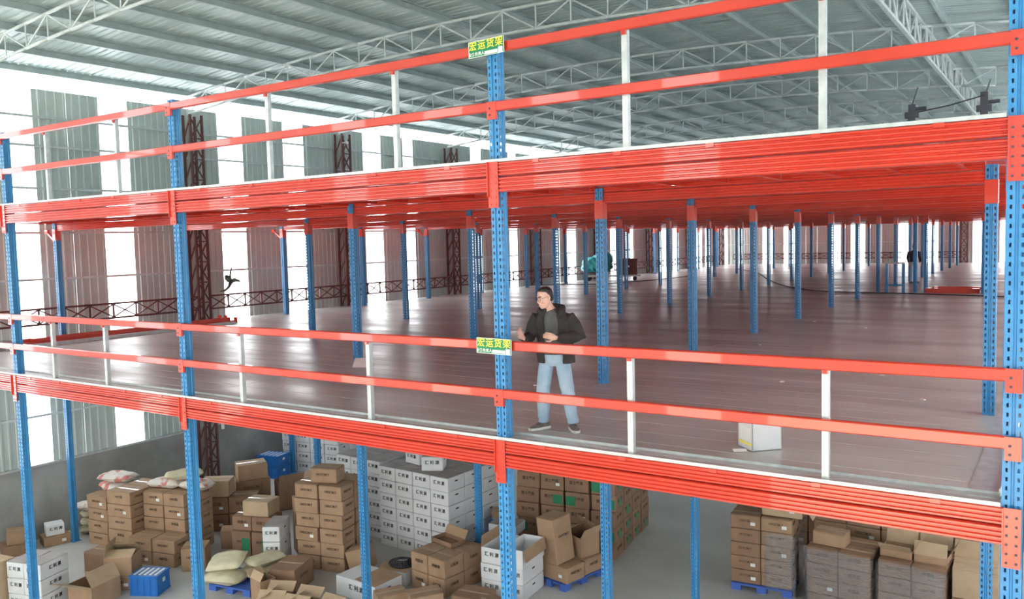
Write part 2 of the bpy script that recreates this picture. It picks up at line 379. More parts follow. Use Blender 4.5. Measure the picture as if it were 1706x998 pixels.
# oxide-red lattice columns and wall girders
def lattice_column():
    t = thing('lattice_column', '', 'lattice column')
    for sx in (0.0, 0.34):
        for sy in (-0.2, 0.2): MB().box(sx-0.03, sx+0.03, sy-0.03, sy+0.03, G, 6.25).build('chord', 'brown_steel', t)
    zz = G+0.3; H = 0.62
    a = MB().bar((0.34,-0.2,0), (0.34,0.2,H), 0.035, 0.035).mesh('brace', 'brown_steel'); b = MB().bar((0.34,0.2,0), (0.34,-0.2,H), 0.035, 0.035).mesh('brace', 'brown_steel')
    c = MB().bar((0.34,-0.2,0), (0.34,0.2,0), 0.035, 0.035).mesh('brace', 'brown_steel'); d = MB().bar((0,-0.2,0), (0.34,-0.2,H), 0.035, 0.035).mesh('brace', 'brown_steel')
    while zz < 6.0:
        for me in (a, b, c, d): link('brace', me, t, (0, 0, zz))
        zz += H
    return t
lc = lattice_column()
for k, yy in enumerate(TY[1:]):
    o = lc if k == 0 else copy_tree(lc)
    o.location = (WX+0.10, yy, 0); o['label'] = 'dark red lattice column on the left wall, %s from the camera' % ORD[k]; o['group'] = 'lattice wall columns'
fc = copy_tree(lc); fc.location = (-5.7, YB-0.1, 0); fc.rotation_euler = (0, 0, R(-90)); fc['label'] = 'dark lattice column on the far end wall'; fc['group'] = 'lattice wall columns'
def girder(L, n):
    t = thing('wall_girder', '', 'lattice girder')
    for z in (0.37, 0.77):
        MB().box(-0.03, 0.03, 0, L, z-0.025, z+0.025).build('chord', 'brown_steel', t)
    p = L/n
    a = MB().bar((0,0,0.39), (0,p,0.75), 0.03, 0.03).mesh('brace', 'brown_steel'); b = MB().bar((0,0,0.75), (0,p,0.39), 0.03, 0.03).mesh('brace', 'brown_steel'); c = MB().box(-0.02,0.02,-0.02,0.02,0.39,0.75).mesh('brace', 'brown_steel')
    for k in range(n):
        for me in (a, b, c): link('brace', me, t, (0, k*p, 0))
    return t
gb = [1.9, 8.45, 14.75, 21.2, 27.9, 34.6, 41.6, 48.2, 54.5]
for k in range(len(gb)-1):
    L = gb[k+1]-gb[k]-0.46; t = girder(L, 9); t.location = (WX+0.42, gb[k]+0.23, 0)
    t['label'] = 'dark red lattice girder along the left wall, %s span from the camera' % ORD[k]; t['group'] = 'lattice wall girders'
for k, x0 in enumerate((-21.8, -16.5, -11.0)):
    t = girder(5.1, 8); t.location = (x0, YB-0.2, 0); t.rotation_euler = (0, 0, R(-90)); t['label'] = 'dark lattice girder on the far wall, %s from its left corner' % ORD[k]; t['group'] = 'lattice wall girders'

# ================================================================ RACK MEZZANINE
GX0, GDX, GDY = -15.9415, 5.1821, 3.693
def gx(i): return GX0 + GDX*i
def gy(j): return 3.7075 + GDY*(j-1)
ZU = 3.10

def upright_mesh(name, z0, z1, pitch=0.075, wd=0.13, dp=0.13):
    mb = MB(); h = wd/2; n = int((z1-z0)/pitch)
    def strip(P, u0, u1, h0, h1):
        """flat strip from u0 to u1 with a row of slots between h0 and h1; P(u,z) gives the point"""
        for a, b in ((u0, h0), (h1, u1)): mb.quad(P(a,z0), P(b,z0), P(b,z1), P(a,z1))
        zc = z0
        for k in range(n+1):
            zt = z0 + k*pitch + 0.022 if k < n else z1
            if zt > z1: zt = z1
            mb.quad(P(h0,zc), P(h1,zc), P(h1,zt), P(h0,zt)); zc = zt + 0.034
    def F(u, z): return (u, 0, z)
    strip(F, -h, -0.014, -0.050, -0.032); strip(F, 0.014, h, 0.032, 0.050)
    for a, b in (((-0.014, 0), (-0.008, 0.014)), ((-0.008, 0.014), (0.008, 0.014)), ((0.008, 0.014), (0.014, 0))):
        mb.quad((a[0],a[1],z0), (b[0],b[1],z0), (b[0],b[1],z1), (a[0],a[1],z1))
    for sx in (-1, 1):
        strip(lambda u, z: (sx*h, u, z), 0.0, 0.06, 0.022, 0.040)
        prof = [(h, 0.06), (h-0.012, 0.068), (h-0.012, 0.085), (h, 0.093), (h, dp), (h-0.035, dp), (h-0.035, dp-0.02)]
        for (xa, ya), (xb, yb) in zip(prof[:-1], prof[1:]): mb.quad((sx*xa,ya,z0), (sx*xb,yb,z0), (sx*xb,yb,z1), (sx*xa,ya,z1))
    mb.quad((-h,0,z1), (h,0,z1), (h,dp,z1), (-h,dp,z1))
    return mb.mesh(name, 'blue')

# ---- front uprights
FX = [-21.1, -15.74, -10.70, -4.91, 0.04]
ftop = [4.3, 4.40, 4.42, 4.36, 6.2]
fnames = ['blue perforated front upright at the far left, just outside the frame', 'blue perforated front upright at the left edge of the frame', 'blue perforated front upright, second from the left edge', 'blue perforated front upright carrying the green signs', 'tall wide blue front upright at the right edge of the frame']
for k in range(1, 5):
    t = thing('rack_upright', fnames[k], 'rack upright', (FX[k], 0.0, 0), 0, 'front uprights')
    link('profile', upright_mesh('profile', G, ftop[k], wd=0.15 if k == 4 else 0.13), t)
    MB().box(-0.11, 0.11, -0.05, 0.17, G, G+0.012).build('base_plate', 'blue', t)
    if k == 4: link('rear_profile', upright_mesh('rear_profile', G, ftop[k]-0.02, wd=0.15), t, (0.16, 0.0, 0))

# ---- interior uprights: one mesh, many copies
um = upright_mesh('profile', G, 2.98)
proto = thing('rack_upright', '', 'rack upright'); link('profile', um, proto)
MB().box(-0.07, 0.07, -0.012, 0.135, 2.52, 2.80).build('beam_bracket', 'red', proto)
MB().box(-0.11, 0.11, -0.05, 0.17, G, G+0.012).build('base_plate', 'blue', proto)
CW = {-1: 'nearest the left wall', 0: 'second from the left wall', 1: 'third from the left wall', 2: 'fourth from the left wall', 3: 'nearest the right end'}
first = True
SKIP = set()
for j in range(1, 15):
    for i in (-1, 0, 1, 2, 3):
        if (i, j) in SKIP: continue
        o = proto if first else copy_tree(proto); first = False
        o.location = (gx(i), gy(j), 0); o['group'] = 'interior uprights under the upper deck'
        o['label'] = 'blue upright in the %s row behind the front beam, %s' % (ORD[j-1], CW[i])
for k, (x, y, lab) in enumerate([(-4.33, 25.9, 'left blue post of the close pair beside the red hatch'), (-3.98, 25.9, 'right blue post of the close pair beside the red hatch'), (-2.12, 25.5, 'dark blue post at the right end of the red hatch')]):
    o = copy_tree(proto); o.location = (x, y, 0); o['label'] = lab; o['group'] = 'hatch posts'

# ---- ribbed beams
def ribbed(z0, z1, n, d, back):
    """closed y-z profile whose front carries n ribs"""
    p = (z1-z0)/n; pr = []
    for k in range(n):
        a = z0+k*p; pr += [(0.0, a+p*0.08), (-d, a+p*0.30), (-d, a+p*0.70), (0.0, a+p*0.92)]
    return pr + [(back, z1), (back, z0)]
def rail_beam(x0, x1, z, h, parent, name):
    mb = MB(); mb.prism([(0.0, z-h/2), (-0.012, z-h/2+0.01), (-0.012, z+h/2-0.01), (0.0, z+h/2), (0.045, z+h/2), (0.045, z-h/2)], 'x', x0, x1)
    return mb.build(name, 'red', parent)
plate_riv = None
def end_plate(parent, x, z0, z1, side):
    mb = MB(); mb.box(x-0.066, x+0.066, -0.026, -0.012, z0, z1); mb.box(x+side*0.062-0.005, x+side*0.062+0.005, -0.05, 0.0, z0+0.12, z1)
    p = mb.build('end_plate', 'red', parent)
    mb = MB(); n = max(2, int((z1-z0)/0.075))
    for k in range(n):
        z = z0+0.04+k*0.075
        for sx in (-0.034, 0.034): mb.tube((x+sx, -0.033, z), (x+sx, -0.024, z), 0.011, 6)
    mb.build('hook', 'darkmetal' if x > -1 else 'red', p)
BW = ['at the far left edge', 'in the left bay', 'in the middle bay', 'in the right bay']
for lev, (zt, zb) in (('lower', (0.0, -0.328)), ('upper', (ZU, ZU-0.343))):
    for k in range(4):
        x0, x1 = FX[k]+0.07, FX[k+1]-0.07
        t = thing('front_beam', 'red ribbed front beam of the %s deck %s' % (lev, BW[k]), 'beam', (0, -0.02, 0), 0, 'ribbed front beams')
        zm = (zt+zb)/2
        mb = MB(); mb.prism(ribbed(zm+0.004, zt-0.012, 4, 0.016, 0.06), 'x', x0, x1); mb.build('upper_section', 'red', t)
        mb = MB(); mb.prism(ribbed(zb, zm-0.004, 4, 0.016, 0.06), 'x', x0, x1); mb.build('lower_section', 'red', t)
        for c in range(5):
            xc = x0+(x1-x0)*(c+0.5)/5; MB().box(xc-0.04, xc+0.04, -0.024, -0.006, zt-0.05, zt-0.015).build('clip', 'red', t)
        if k < 4: end_plate(t, FX[k+1], zb-0.17, zt-0.01, -1)
    for k in range(4):
        x0, x1 = FX[k]+0.06, FX[k+1]-0.06
        zz = 1.061 if lev == 'lower' else 4.318; zm = 0.515 if lev == 'lower' else 3.691
        for nm, z in (('top', zz), ('middle', zm)):
            t = thing('guard_rail', 'red %s guard rail of the %s deck %s' % (nm, lev, BW[k]), 'rail', (0, -0.03, 0), 0, 'red guard rails')
            rail_beam(x0, x1, z, 0.105, t, 'rail')
            if not (nm == 'top' and k == 2):
                mb = MB(); mb.box(FX[k+1]-0.06, FX[k+1]+0.06, -0.016, 0.018, z-0.14, z+0.052); p = mb.build('end_bracket', 'red', t)
                mb = MB()
                for q in (-0.09, -0.02): mb.tube((FX[k+1]-0.02, -0.022, z+q), (FX[k+1]-0.02, -0.012, z+q), 0.012, 6)
                mb.build('bolt', 'darkmetal', p)
for lev, z0, zt, xs in (('lower', 0.0, 1.04, (-14.47, -12.83, -9.42, -6.95, -3.33, -1.41)), ('upper', ZU, 4.30, (-14.3, -12.2, -8.63, -6.37, -3.335, -1.44))):
    for k, x in enumerate(xs):
        t = thing('guard_post', 'slim galvanised guard post of the %s deck, %s from the left' % (lev, ORD[k]), 'post', (x, 0.06, z0), 0, 'galvanised guard posts')
        MB().box(-0.03, 0.03, -0.03, 0.03, 0, zt-z0).build('tube', 'galv', t)
        MB().box(-0.07, 0.07, -0.05, 0.05, 0, 0.012).build('foot_plate', 'galv', t)
        for q in (zt-0.03, z0+(0.515 if lev == 'lower' else 0.591)): MB().box(-0.022, 0.022, -0.055, -0.028, q-z0-0.04, q-z0+0.04).build('clamp', 'red', t)

# ---- lower deck: steel planks laid along the front
XL = -21.85
dk = thing('mezzanine_deck', 'lower mezzanine deck of grey steel planks', 'deck', (0, 0, 0))
PW = 0.46; rows_near = 26
bays = [(XL, gx(0)), (gx(0), gx(1)), (gx(1), gx(2)), (gx(2), -0.02)]
pm = {}
def plank_mesh(x0, x1):
    mb = MB(); d = 0.05; e = 0.006
    mb.prism([(0.003, -d), (0.003, -e), (0.003+e, 0.0), (PW-0.003-e, 0.0), (PW-0.003, -e), (PW-0.003, -d)], 'x', x0+0.003, x1-0.003); return mb
for b, (x0, x1) in enumerate(bays): pm[b] = plank_mesh(x0, x1).mesh('plank', 'deck')
for r in range(rows_near):
    for b in range(4): link('plank', pm[b], dk, (0, 0.12+r*PW, random.uniform(-0.0015, 0.0015)))
mb = MB(); yy = 0.12+rows_near*PW
while yy < YB-0.1:
    y1 = min(yy+PW, YB-0.02)
    for x0, x1 in bays: mb.box(x0+0.003, x1-0.003, yy+0.003, y1-0.003, -0.05, 0.0)
    yy += PW
o = mb.build('plank_field', 'deck', dk); o['kind'] = 'stuff'
mb = MB(); mb.prism([(-0.025, -0.012), (-0.025, 0.022), (-0.015, 0.022), (-0.015, 0.004), (0.14, 0.004), (0.14, -0.012)], 'x', XL, -0.04); mb.build('edge_angle', 'galv', dk)
mb = MB(); mb.box(-0.30, -0.05, 0.14, YB-0.1, 0.001, 0.012); mb.box(-0.06, -0.05, 0.14, YB-0.1, 0.0, 0.09); mb.build('side_angle', 'galv', dk)
mb = MB(); mb.box(XL, -0.05, 0.13, 0.24, 0.0, 0.008); mb.box(XL, -0.05, 0.235, 0.245, 0.0, 0.035); mb.build('toe_strip', 'galv', dk)

# ---- upper deck
ud = thing('upper_deck', 'upper mezzanine deck with red painted steel underside', 'deck', (0, 0, 0))
MB().box(XL, 0.0, 0.05, YB-0.1, ZU-0.035, ZU-0.006).build('soffit_plate', 'red', ud)
MB().box(XL, 0.0, 0.05, YB-0.1, ZU-0.006, ZU).build('floor_plate', 'galv', ud)
mb = MB(); mb.prism([(-0.025, ZU-0.012), (-0.025, ZU+0.022), (-0.015, ZU+0.022), (-0.015, ZU+0.004), (0.14, ZU+0.004), (0.14, ZU-0.012)], 'x', XL, -0.04); mb.build('edge_angle', 'galv', ud)
jm = MB().prism([(-0.025, ZU-0.16), (0.025, ZU-0.16), (0.025, ZU-0.15), (-0.01, ZU-0.15), (-0.01, ZU-0.045), (0.025, ZU-0.045), (0.025, ZU-0.035), (-0.025, ZU-0.035)], 'y', 0.03, GDY-0.03).mesh('joist', 'red')
mb = MB()
for j in range(0, 15):
    y0 = gy(j); x = XL+0.3
    while x < -0.15:
        if j < 6: link('joist', jm, ud, (x, y0, 0))
        else: mb.box(x-0.02, x+0.02, y0+0.03, min(y0+GDY-0.03, YB-0.2), ZU-0.16, ZU-0.036)
        x += 0.72
o = mb.build('joist_field', 'red', ud); o['kind'] = 'stuff'
bm_ = MB(); bm_.prism([(a, b) for a, b in ribbed(2.757, 2.915, 4, 0.014, 0.05)], 'x', 0.07, GDX-0.07); bm_a = bm_.mesh('lower_section', 'red')
bm_ = MB(); bm_.prism([(a, b) for a, b in ribbed(2.92, ZU-0.04, 4, 0.014, 0.05)], 'x', 0.07, GDX-0.07); bm_b = bm_.mesh('upper_section', 'red')
cbp = None
for j in range(1, 15):
    for q, i in enumerate((-1, 0, 1, 2)):
        t = thing('cross_beam', 'red ribbed beam under the upper deck, %s row back, %s' % (ORD[j-1], ['bay nearest the left wall', 'second bay from the left wall', 'third bay from the left wall', 'rightmost bay'][q]), 'beam', (gx(i), gy(j)+0.04, 0), 0, 'beams under the upper deck')
        link('lower_section', bm_a, t); link('upper_section', bm_b, t)
# knee braces at the left columns
for j in (1, 3, 5):
    t = thing('knee_brace', 'short red knee brace on the %s upright along the left wall' % ORD[j-1], 'brace', (gx(-1), gy(j), 0), 0, 'knee braces')
    mb = MB(); mb.bar((-0.42, 0.05, 2.74), (-0.06, 0.05, 2.50), 0.05, 0.05); mb.build('strut', 'red', t)
    MB().box(-0.50, -0.36, 0.02, 0.08, 2.70, 2.80).build('cleat', 'red', t)

# ================================================================ SIGNS
def sign(label, x, z, tilt):
    t = thing('sign_board', label, 'sign', (x, -0.075, z), 0, 'green rack signs'); t.rotation_euler = (0, R(tilt), 0)
    MB().box(-0.235, 0.235, 0, 0.006, -0.088, 0.088).build('plate', 'green_sign', t)
    mb = MB()
    for a in ((-0.235, 0.235, 0.082, 0.088), (-0.235, 0.235, -0.088, -0.082)): mb.box(a[0], a[1], -0.002, 0.0, a[2], a[3])
    for a in (-0.235, 0.229): mb.box(a, a+0.006, -0.002, 0.0, -0.088, 0.088)
    mb.build('border', 'white_ink', t)
    for k, ch in enumerate('宏运货架'):
        o = link('character', text_mesh(ch, 0.105, 'yellow_ink', 0.0012), t, (-0.172+0.115*k, -0.003, 0.03)); o.rotation_euler = (R(90), 0, 0)
    o = link('contact_line', text_mesh('业务负责人:', 0.043, 'white_ink', 0.0006), t, (-0.125, -0.003, -0.055)); o.rotation_euler = (R(90), 0, 0)
    MB().box(-0.02, 0.15, -0.003, 0.0, -0.075, -0.04).build('number_strip', 'white_ink', t)
    MB().box(0.16, 0.215, -0.003, 0.0, -0.08, -0.02).build('patch', 'white_label', t)
sign('green sign with yellow characters on the lower guard rail', -4.935, 1.055, 1.0)
sign('green sign with yellow characters at the top of the upper guard rail', -4.935, 4.325, -1.5)

# ================================================================ CARTONS AND STORES
_cb = {}
def card_box(w_, d_, h_, m, open_=False):
    k = (round(w_, 3), round(d_, 3), round(h_, 3), m, open_)
    if k in _cb: return _cb[k]
    if open_:
        mb = MB(); t = 0.012
        mb.box(-w_/2, w_/2, -d_/2, d_/2, 0, t)
        mb.box(-w_/2, w_/2, -d_/2, -d_/2+t, 0, h_); mb.box(-w_/2, w_/2, d_/2-t, d_/2, 0, h_)
        mb.box(-w_/2, -w_/2+t, -d_/2, d_/2, 0, h_); mb.box(w_/2-t, w_/2, -d_/2, d_/2, 0, h_)
        me = mb.mesh('body', m)
    else:
        bm = bmesh.new(); bmesh.ops.create_cube(bm, size=1.0)
        rr = random.Random(hash((round(w_*1000), round(d_*1000), round(h_*1000))) & 0xffff)
        for v in bm.verts:
            v.co = Vector((v.co.x*w_ + rr.uniform(-.006,.006), v.co.y*d_ + rr.uniform(-.006,.006), (v.co.z+0.5)*h_))
        bmesh.ops.bevel(bm, geom=bm.edges[:], offset=0.012, segments=1, affect='EDGES')
        me = bpy.data.meshes.new('body'); bm.to_mesh(me); bm.free(); me.materials.append(M[m])
    _cb[k] = me; return me
_sh = {}
def slab(name, x0, x1, y0, y1, z0, z1, m):
    k = (name, round(x0,3), round(x1,3), round(y0,3), round(y1,3), round(z0,3), round(z1,3), m)
    if k not in _sh: _sh[k] = MB().box(x0, x1, y0, y1, z0, z1).mesh(name, m)
    return _sh[k]
NC = 0
def carton(label, loc, rz, size, kind='brown', faces='FT', group=None, txt=None, tilt=(0, 0), name='carton', opened=False, flaps=()):
    """box with its base centre at loc; faces: F front print, R right print/handle, T taped top"""
    global NC; NC += 1
    w_, d_, h_ = size; body = {'brown': 'kraft', 'dark': 'kraft_d', 'pale': 'kraft_l', 'white': 'whitecard', 'green': 'kraft_d'}[kind]
    t = thing(name, label, 'carton' if name == 'carton' else 'crate', loc, 0, group); t.rotation_euler = (R(tilt[0]), R(tilt[1]), rz)
    link('body', card_box(w_, d_, h_, body, opened), t)
    ink = 'ink' if kind == 'white' else 'ink_b'
    txt = txt or ('汇 利 源' if kind == 'white' else random.choice(['100只装', '1002CM.Y', '标准品', '1017CM.Y']))
    fs = min(0.30*h_, 0.20*w_) if kind == 'white' else min(0.24*h_, 0.15*w_)
    if 'F' in faces:
        o = link('print', text_mesh(txt, round(fs, 3), ink, 0.002), t, (random.uniform(-.03,.03)*w_, -d_/2-0.004, h_*0.60)); o.rotation_euler = (R(90), 0, 0)
    if 'R' in faces:
        if kind == 'white' and 'P' not in faces:
            o = link('hand_hole', slab('hand_hole', -0.002, 0.002, -0.055, 0.055, -0.016, 0.016, 'ink'), t, (w_/2+0.004, 0, h_*0.68))
        else:
            o = link('print', text_mesh(txt, round(fs, 3), ink, 0.002), t, (w_/2+0.004, 0, h_*0.6)); o.rotation_euler = (R(90), 0, R(90))
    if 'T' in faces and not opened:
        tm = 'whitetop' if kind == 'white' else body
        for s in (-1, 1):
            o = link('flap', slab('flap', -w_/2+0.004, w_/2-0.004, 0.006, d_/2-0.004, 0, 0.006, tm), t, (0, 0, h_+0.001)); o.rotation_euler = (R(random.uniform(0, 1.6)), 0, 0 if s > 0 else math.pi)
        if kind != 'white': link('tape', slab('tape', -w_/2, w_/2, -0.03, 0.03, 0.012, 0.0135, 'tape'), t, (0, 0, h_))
    if kind == 'green' and random.random() < 0.6:
        link('green_label', slab('green_label', -w_*0.2, w_*0.2, -0.003, 0.0, h_*0.15, h_*0.75, 'green_tape'), t, (random.choice((-.28, .25))*w_, -d_/2-0.005, 0))
        if 'R' in faces: link('green_label', slab('green_label', 0, 0.003, -d_*.15, d_*.15, h_*0.2, h_*0.7, 'green_tape'), t, (w_/2+0.005, 0, 0))
    if kind != 'white' and random.random() < 0.25: link('paper_label', slab('paper_label', -0.05, 0.05, -0.003, 0, 0, 0.07, 'white_label'), t, (w_*0.25, -d_/2-0.006, h_*0.3))
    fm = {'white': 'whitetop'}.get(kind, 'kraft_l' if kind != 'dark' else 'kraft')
    for side, ang in flaps:
        if side in 'FB':
            o = link('flap', slab('flap', -w_/2, w_/2, 0, d_/2, 0, 0.006, fm if kind != 'white' else 'kraft'), t, (0, (-1 if side == 'F' else 1)*d_/2, h_)); o.rotation_euler = (R(ang), 0, math.pi if side == 'F' else 0)
        else:
            o = link('flap', slab('flap', 0, w_*0.5, -d_/2, d_/2, 0, 0.006, fm if kind != 'white' else 'kraft'), t, ((-1 if side == 'L' else 1)*w_/2, 0, h_)); o.rotation_euler = (0, R(-ang), math.pi if side == 'L' else 0)
    return t
LAY = {1: ['only layer'], 2: ['bottom layer', 'top layer'], 3: ['bottom layer', 'middle layer', 'top layer']}
def layname(k, n):
    if n in LAY: return LAY[n][k]
    return 'bottom layer' if k == 0 else 'top layer' if k == n-1 else '%s layer up' % ORD[k]
def colname(c, n):
    if n == 1: return ''
    return ', leftmost' if c == 0 else ', rightmost' if c == n-1 else ', %s from left' % ORD[c]
def pile(desc, org, ang, cols, rows, layers, size, kind, group, txt=None, extra='', jit=0.02, per=None, colour=None, keep_hidden=False):
    """cols along the front, rows away from the viewer; org is the front left corner on the floor"""
    a = R(ang); u = Vector((math.cos(a), math.sin(a), 0)); v = Vector((-math.sin(a), math.cos(a), 0)); o0 = Vector((org[0], org[1], org[2] if len(org) > 2 else G))
    w_, d_, h_ = size; colour = colour or {'brown': 'brown', 'dark': 'dark brown', 'pale': 'pale brown', 'white': 'white', 'green': 'green-marked brown'}[kind]
    for r in range(rows):
        for c in range(cols):
            n = per[r][c] if per else layers
            for l in range(n):
                front = r == 0 or (per and per[r-1][c] <= l); right = c == cols-1 or (per and per[r][c+1] <= l); top = l == n-1
                if not (front or right or top) and not keep_hidden: continue
                p = o0 + u*(c*(w_+0.008+jit*0.6)+w_/2+random.uniform(-jit, jit)*0.3) + v*(r*(d_+0.01+jit*1.3)+d_/2+random.uniform(-jit, jit)*0.6) + Vector((0,0,l*(h_+0.010)))
                rown = '' if rows == 1 else ' in front' if r == 0 else ' at rear' if rows == 2 or r == rows-1 else ' in %s row' % ORD[r]
                lab = '%s carton, %s%s%s, %s' % (colour, layname(l, n), colname(c, cols), rown, desc)
                fc = ('F' if front else '') + ('R' if right else '') + ('T' if top else '') + extra
                carton(lab, p, a+random.uniform(-jit, jit)*0.8, (w_, d_, h_), kind, fc, group, txt)
BK = 'brown cartons on the warehouse floor'; WK = 'white cartons on the warehouse floor'
# brown pile by the left wall
pile('short stack under the pink sacks', (-20.62, 3.86), 8, 1, 2, 4, (0.72, 0.55, 0.31), 'brown', BK)
pile('five-high stack beside the short one', (-19.45, 3.72), 11, 1, 2, 5, (0.78, 0.55, 0.31), 'brown', BK)
pile('low front course near blue upright', (-18.42, 3.62), 14, 2, 1, 2, (0.66, 0.50, 0.31), 'brown', BK)
pile('tall stack behind low course', (-18.72, 4.22), 14, 2, 2, 5, (0.62, 0.50, 0.30), 'brown', BK)
carton('brown carton leaning at the right end of the low course', (-16.72, 4.25, G), R(40), (0.55, 0.5, 0.55), 'brown', 'FT', BK)
carton('flattened brown carton on floor behind the blue upright', (-17.12, 5.62, G), R(35), (0.5, 0.4, 0.45), 'dark', 'T', BK, flaps=(('F', 150),))
pile('wall pile, near stack', (-18.75, 5.85), 40, 2, 1, 2, (0.72, 0.55, 0.44), 'dark', BK)
pile('wall pile, far stack', (-18.85, 7.1), 62, 1, 1, 2, (0.95, 0.6, 0.50), 'dark', BK)
carton('pale carton on top of the near wall pile', (-18.65, 6.35, G+0.91), R(35), (0.78, 0.55, 0.42), 'pale', 'T', BK)
carton('brown carton on top of the far wall pile', (-18.85, 7.65, G+1.03), R(60), (0.8, 0.6, 0.42), 'brown', 'T', BK)
carton('torn open carton at the aisle end of the wall pile', (-18.35, 8.55, G), R(62), (0.7, 0.6, 0.80), 'dark', '', BK, opened=True, flaps=(('R', 20), ('F', 60)))
# middle group with red and green print
pile('low pair with red print', (-16.62, 5.2), 19, 2, 1, 1, (0.52, 0.55, 0.60), 'green', BK, colour='green-taped brown')
pile('second course of the red print pile', (-16.66, 5.25, G+0.615), 19, 2, 1, 1, (0.53, 0.55, 0.34), 'dark', BK, txt='红富士')
carton('pale brown carton, top of the red print pile', (-16.15, 5.75, G+0.97), R(19), (0.70, 0.55, 0.36), 'pale', 'T', BK)
carton('brown carton with slit top right of pale one', (-15.22, 6.5, G+0.97), R(60), (0.80, 0.52, 0.36), 'brown', 'T', BK)
carton('dark carton under the slit-top carton', (-15.22, 6.5, G), R(60), (0.80, 0.52, 0.965), 'dark', '', BK)
pile('narrow white stack beside brown stack', (-15.05, 4.85), 30, 1, 1, 3, (0.40, 0.78, 0.35), 'white', WK)
pile('central brown stack', (-14.62, 5.48), 13, 2, 2, 6, (0.62, 0.52, 0.325), 'brown', BK, txt='1002CM.Y', jit=0.05)
carton('brown carton with shiny tape lying on central brown stack', (-14.05, 6.0, G+2.02), R(20), (0.66, 0.45, 0.33), 'brown', 'FT', BK)
carton('crumpled carton leaning on the right of the central stack', (-13.02, 6.05, G+0.07), R(25), (0.5, 0.5, 0.55), 'brown', '', BK, tilt=(0, -14))
# white wall of cartons
pile('tall white wall', (-13.95, 7.62), -3, 4, 3, 6, (0.56, 0.62, 0.325), 'white', WK, jit=0.012)
pile('white block left of the wall', (-15.75, 7.95), -3, 3, 3, 6, (0.53, 0.62, 0.325), 'white', WK, jit=0.012)
carton('white carton lying on the tall white wall, left', (-13.2, 8.3, G+2.02), R(-12), (0.55, 0.42, 0.32), 'white', 'FT', WK)
carton('white carton lying on the tall white wall, right', (-12.5, 8.05, G+2.02), R(28), (0.52, 0.52, 0.34), 'white', 'FRT', WK)
pile('far white stacks', (-21.7, 11.25), 9, 4, 2, 6, (0.56, 0.6, 0.325), 'white', WK)
# print-marked brown block and things around the sign upright
pile('big marked block', (-10.85, 9.2), 8, 4, 4, 5, (0.60, 0.62, 0.37), 'green', BK, jit=0.05, txt='富士苹果', colour='brown', per=[[5]*4, [5]*4, [0, 5, 5, 5], [0, 5, 5, 5]])
for k, (dx, sz) in enumerate(((0.35, 0.5), (1.15, 0.55), (1.9, 0.5))):
    carton('brown carton lying loose on big marked block, %s' % ['left', 'middle', 'right'][k], (-10.75+dx, 9.75+0.12*dx, G+1.905), R(8+6*k), (0.62, sz, 0.34), 'dark', 'FT', BK)
def blue_crate(label, loc, rz, size=(0.60, 0.42, 0.36)):
    w_, d_, h_ = size; t = thing('plastic_crate', label, 'crate', loc, rz, 'blue plastic crates')
    mb = MB(); mb.box(-w_/2, w_/2, -d_/2, d_/2, 0, h_)
    mb.build('shell', 'blue_plastic', t)
    mb = MB(); mb.box(-w_/2-0.012, w_/2+0.012, -d_/2-0.012, d_/2+0.012, h_-0.035, h_+0.006); mb.box(-w_/2-0.008, w_/2+0.008, -d_/2-0.008, d_/2+0.008, 0, 0.03)
    for k in range(5): x_ = -w_/2+0.03+k*(w_-0.06)/4; mb.box(x_-0.01, x_+0.01, -d_/2-0.009, d_/2+0.009, 0.03, h_-0.035)
    mb.build('rib', 'blue_plastic', t)
    mb = MB()
    for k in range(5): x_ = -w_/2+0.08+k*(w_-0.16)/4; mb.box(x_-0.028, x_+0.028, -d_/2+0.06, d_/2-0.06, h_+0.004, h_+0.008)
    mb.build('lid_slot', 'white_label', t)
    MB().box(w_/2+0.006, w_/2+0.014, -0.05, 0.05, h_*0.55, h_*0.75).build('handle', 'white_label', t)
    return t
blue_crate('blue plastic crate alone on the open floor', (-16.42, 2.85, G), R(27), (0.64, 0.52, 0.44))
for k in range(2): blue_crate('blue crate beside the back aisle, %s of two' % ['lower', 'upper'][k], (-21.35, 10.55, G+0.375*k), R(12), (0.8, 0.6, 0.36))
for k in range(2): blue_crate('blue crate between upright and white wall, %s of two' % ['lower', 'upper'][k], (-11.2, 8.98, G+0.375*k), R(30), (0.50, 0.42, 0.36))
carton('brown carton resting on the two blue crates', (-11.2, 8.98, G+0.76), R(30), (0.42, 0.40, 0.16), 'brown', 'T', BK)
carton('flat white carton behind the sign upright', (-10.58, 8.33, G+0.70), R(10), (0.7, 0.55, 0.22), 'white', 'FT', WK)
carton('plain carton supporting the flat white one', (-10.58, 8.33, G), R(10), (0.6, 0.5, 0.695), 'dark', '', BK)
def pallet(label, loc, rz, size=(1.2, 1.0)):
    w_, d_ = size; t = thing('plastic_pallet', label, 'pallet', loc, rz, 'blue plastic pallets')
    for k in range(5):
        y_ = -d_/2+0.08+k*(d_-0.16)/4; MB().box(-w_/2, w_/2, y_-0.075, y_+0.075, 0.11, 0.145).build('slat', 'pallet_blue', t)
    for x_ in (-w_/2+0.1, 0, w_/2-0.1):
        for y_ in (-d_/2+0.08, 0, d_/2-0.08): MB().box(x_-0.1, x_+0.1, y_-0.08, y_+0.08, 0, 0.109).build('block', 'pallet_blue', t)
    return t
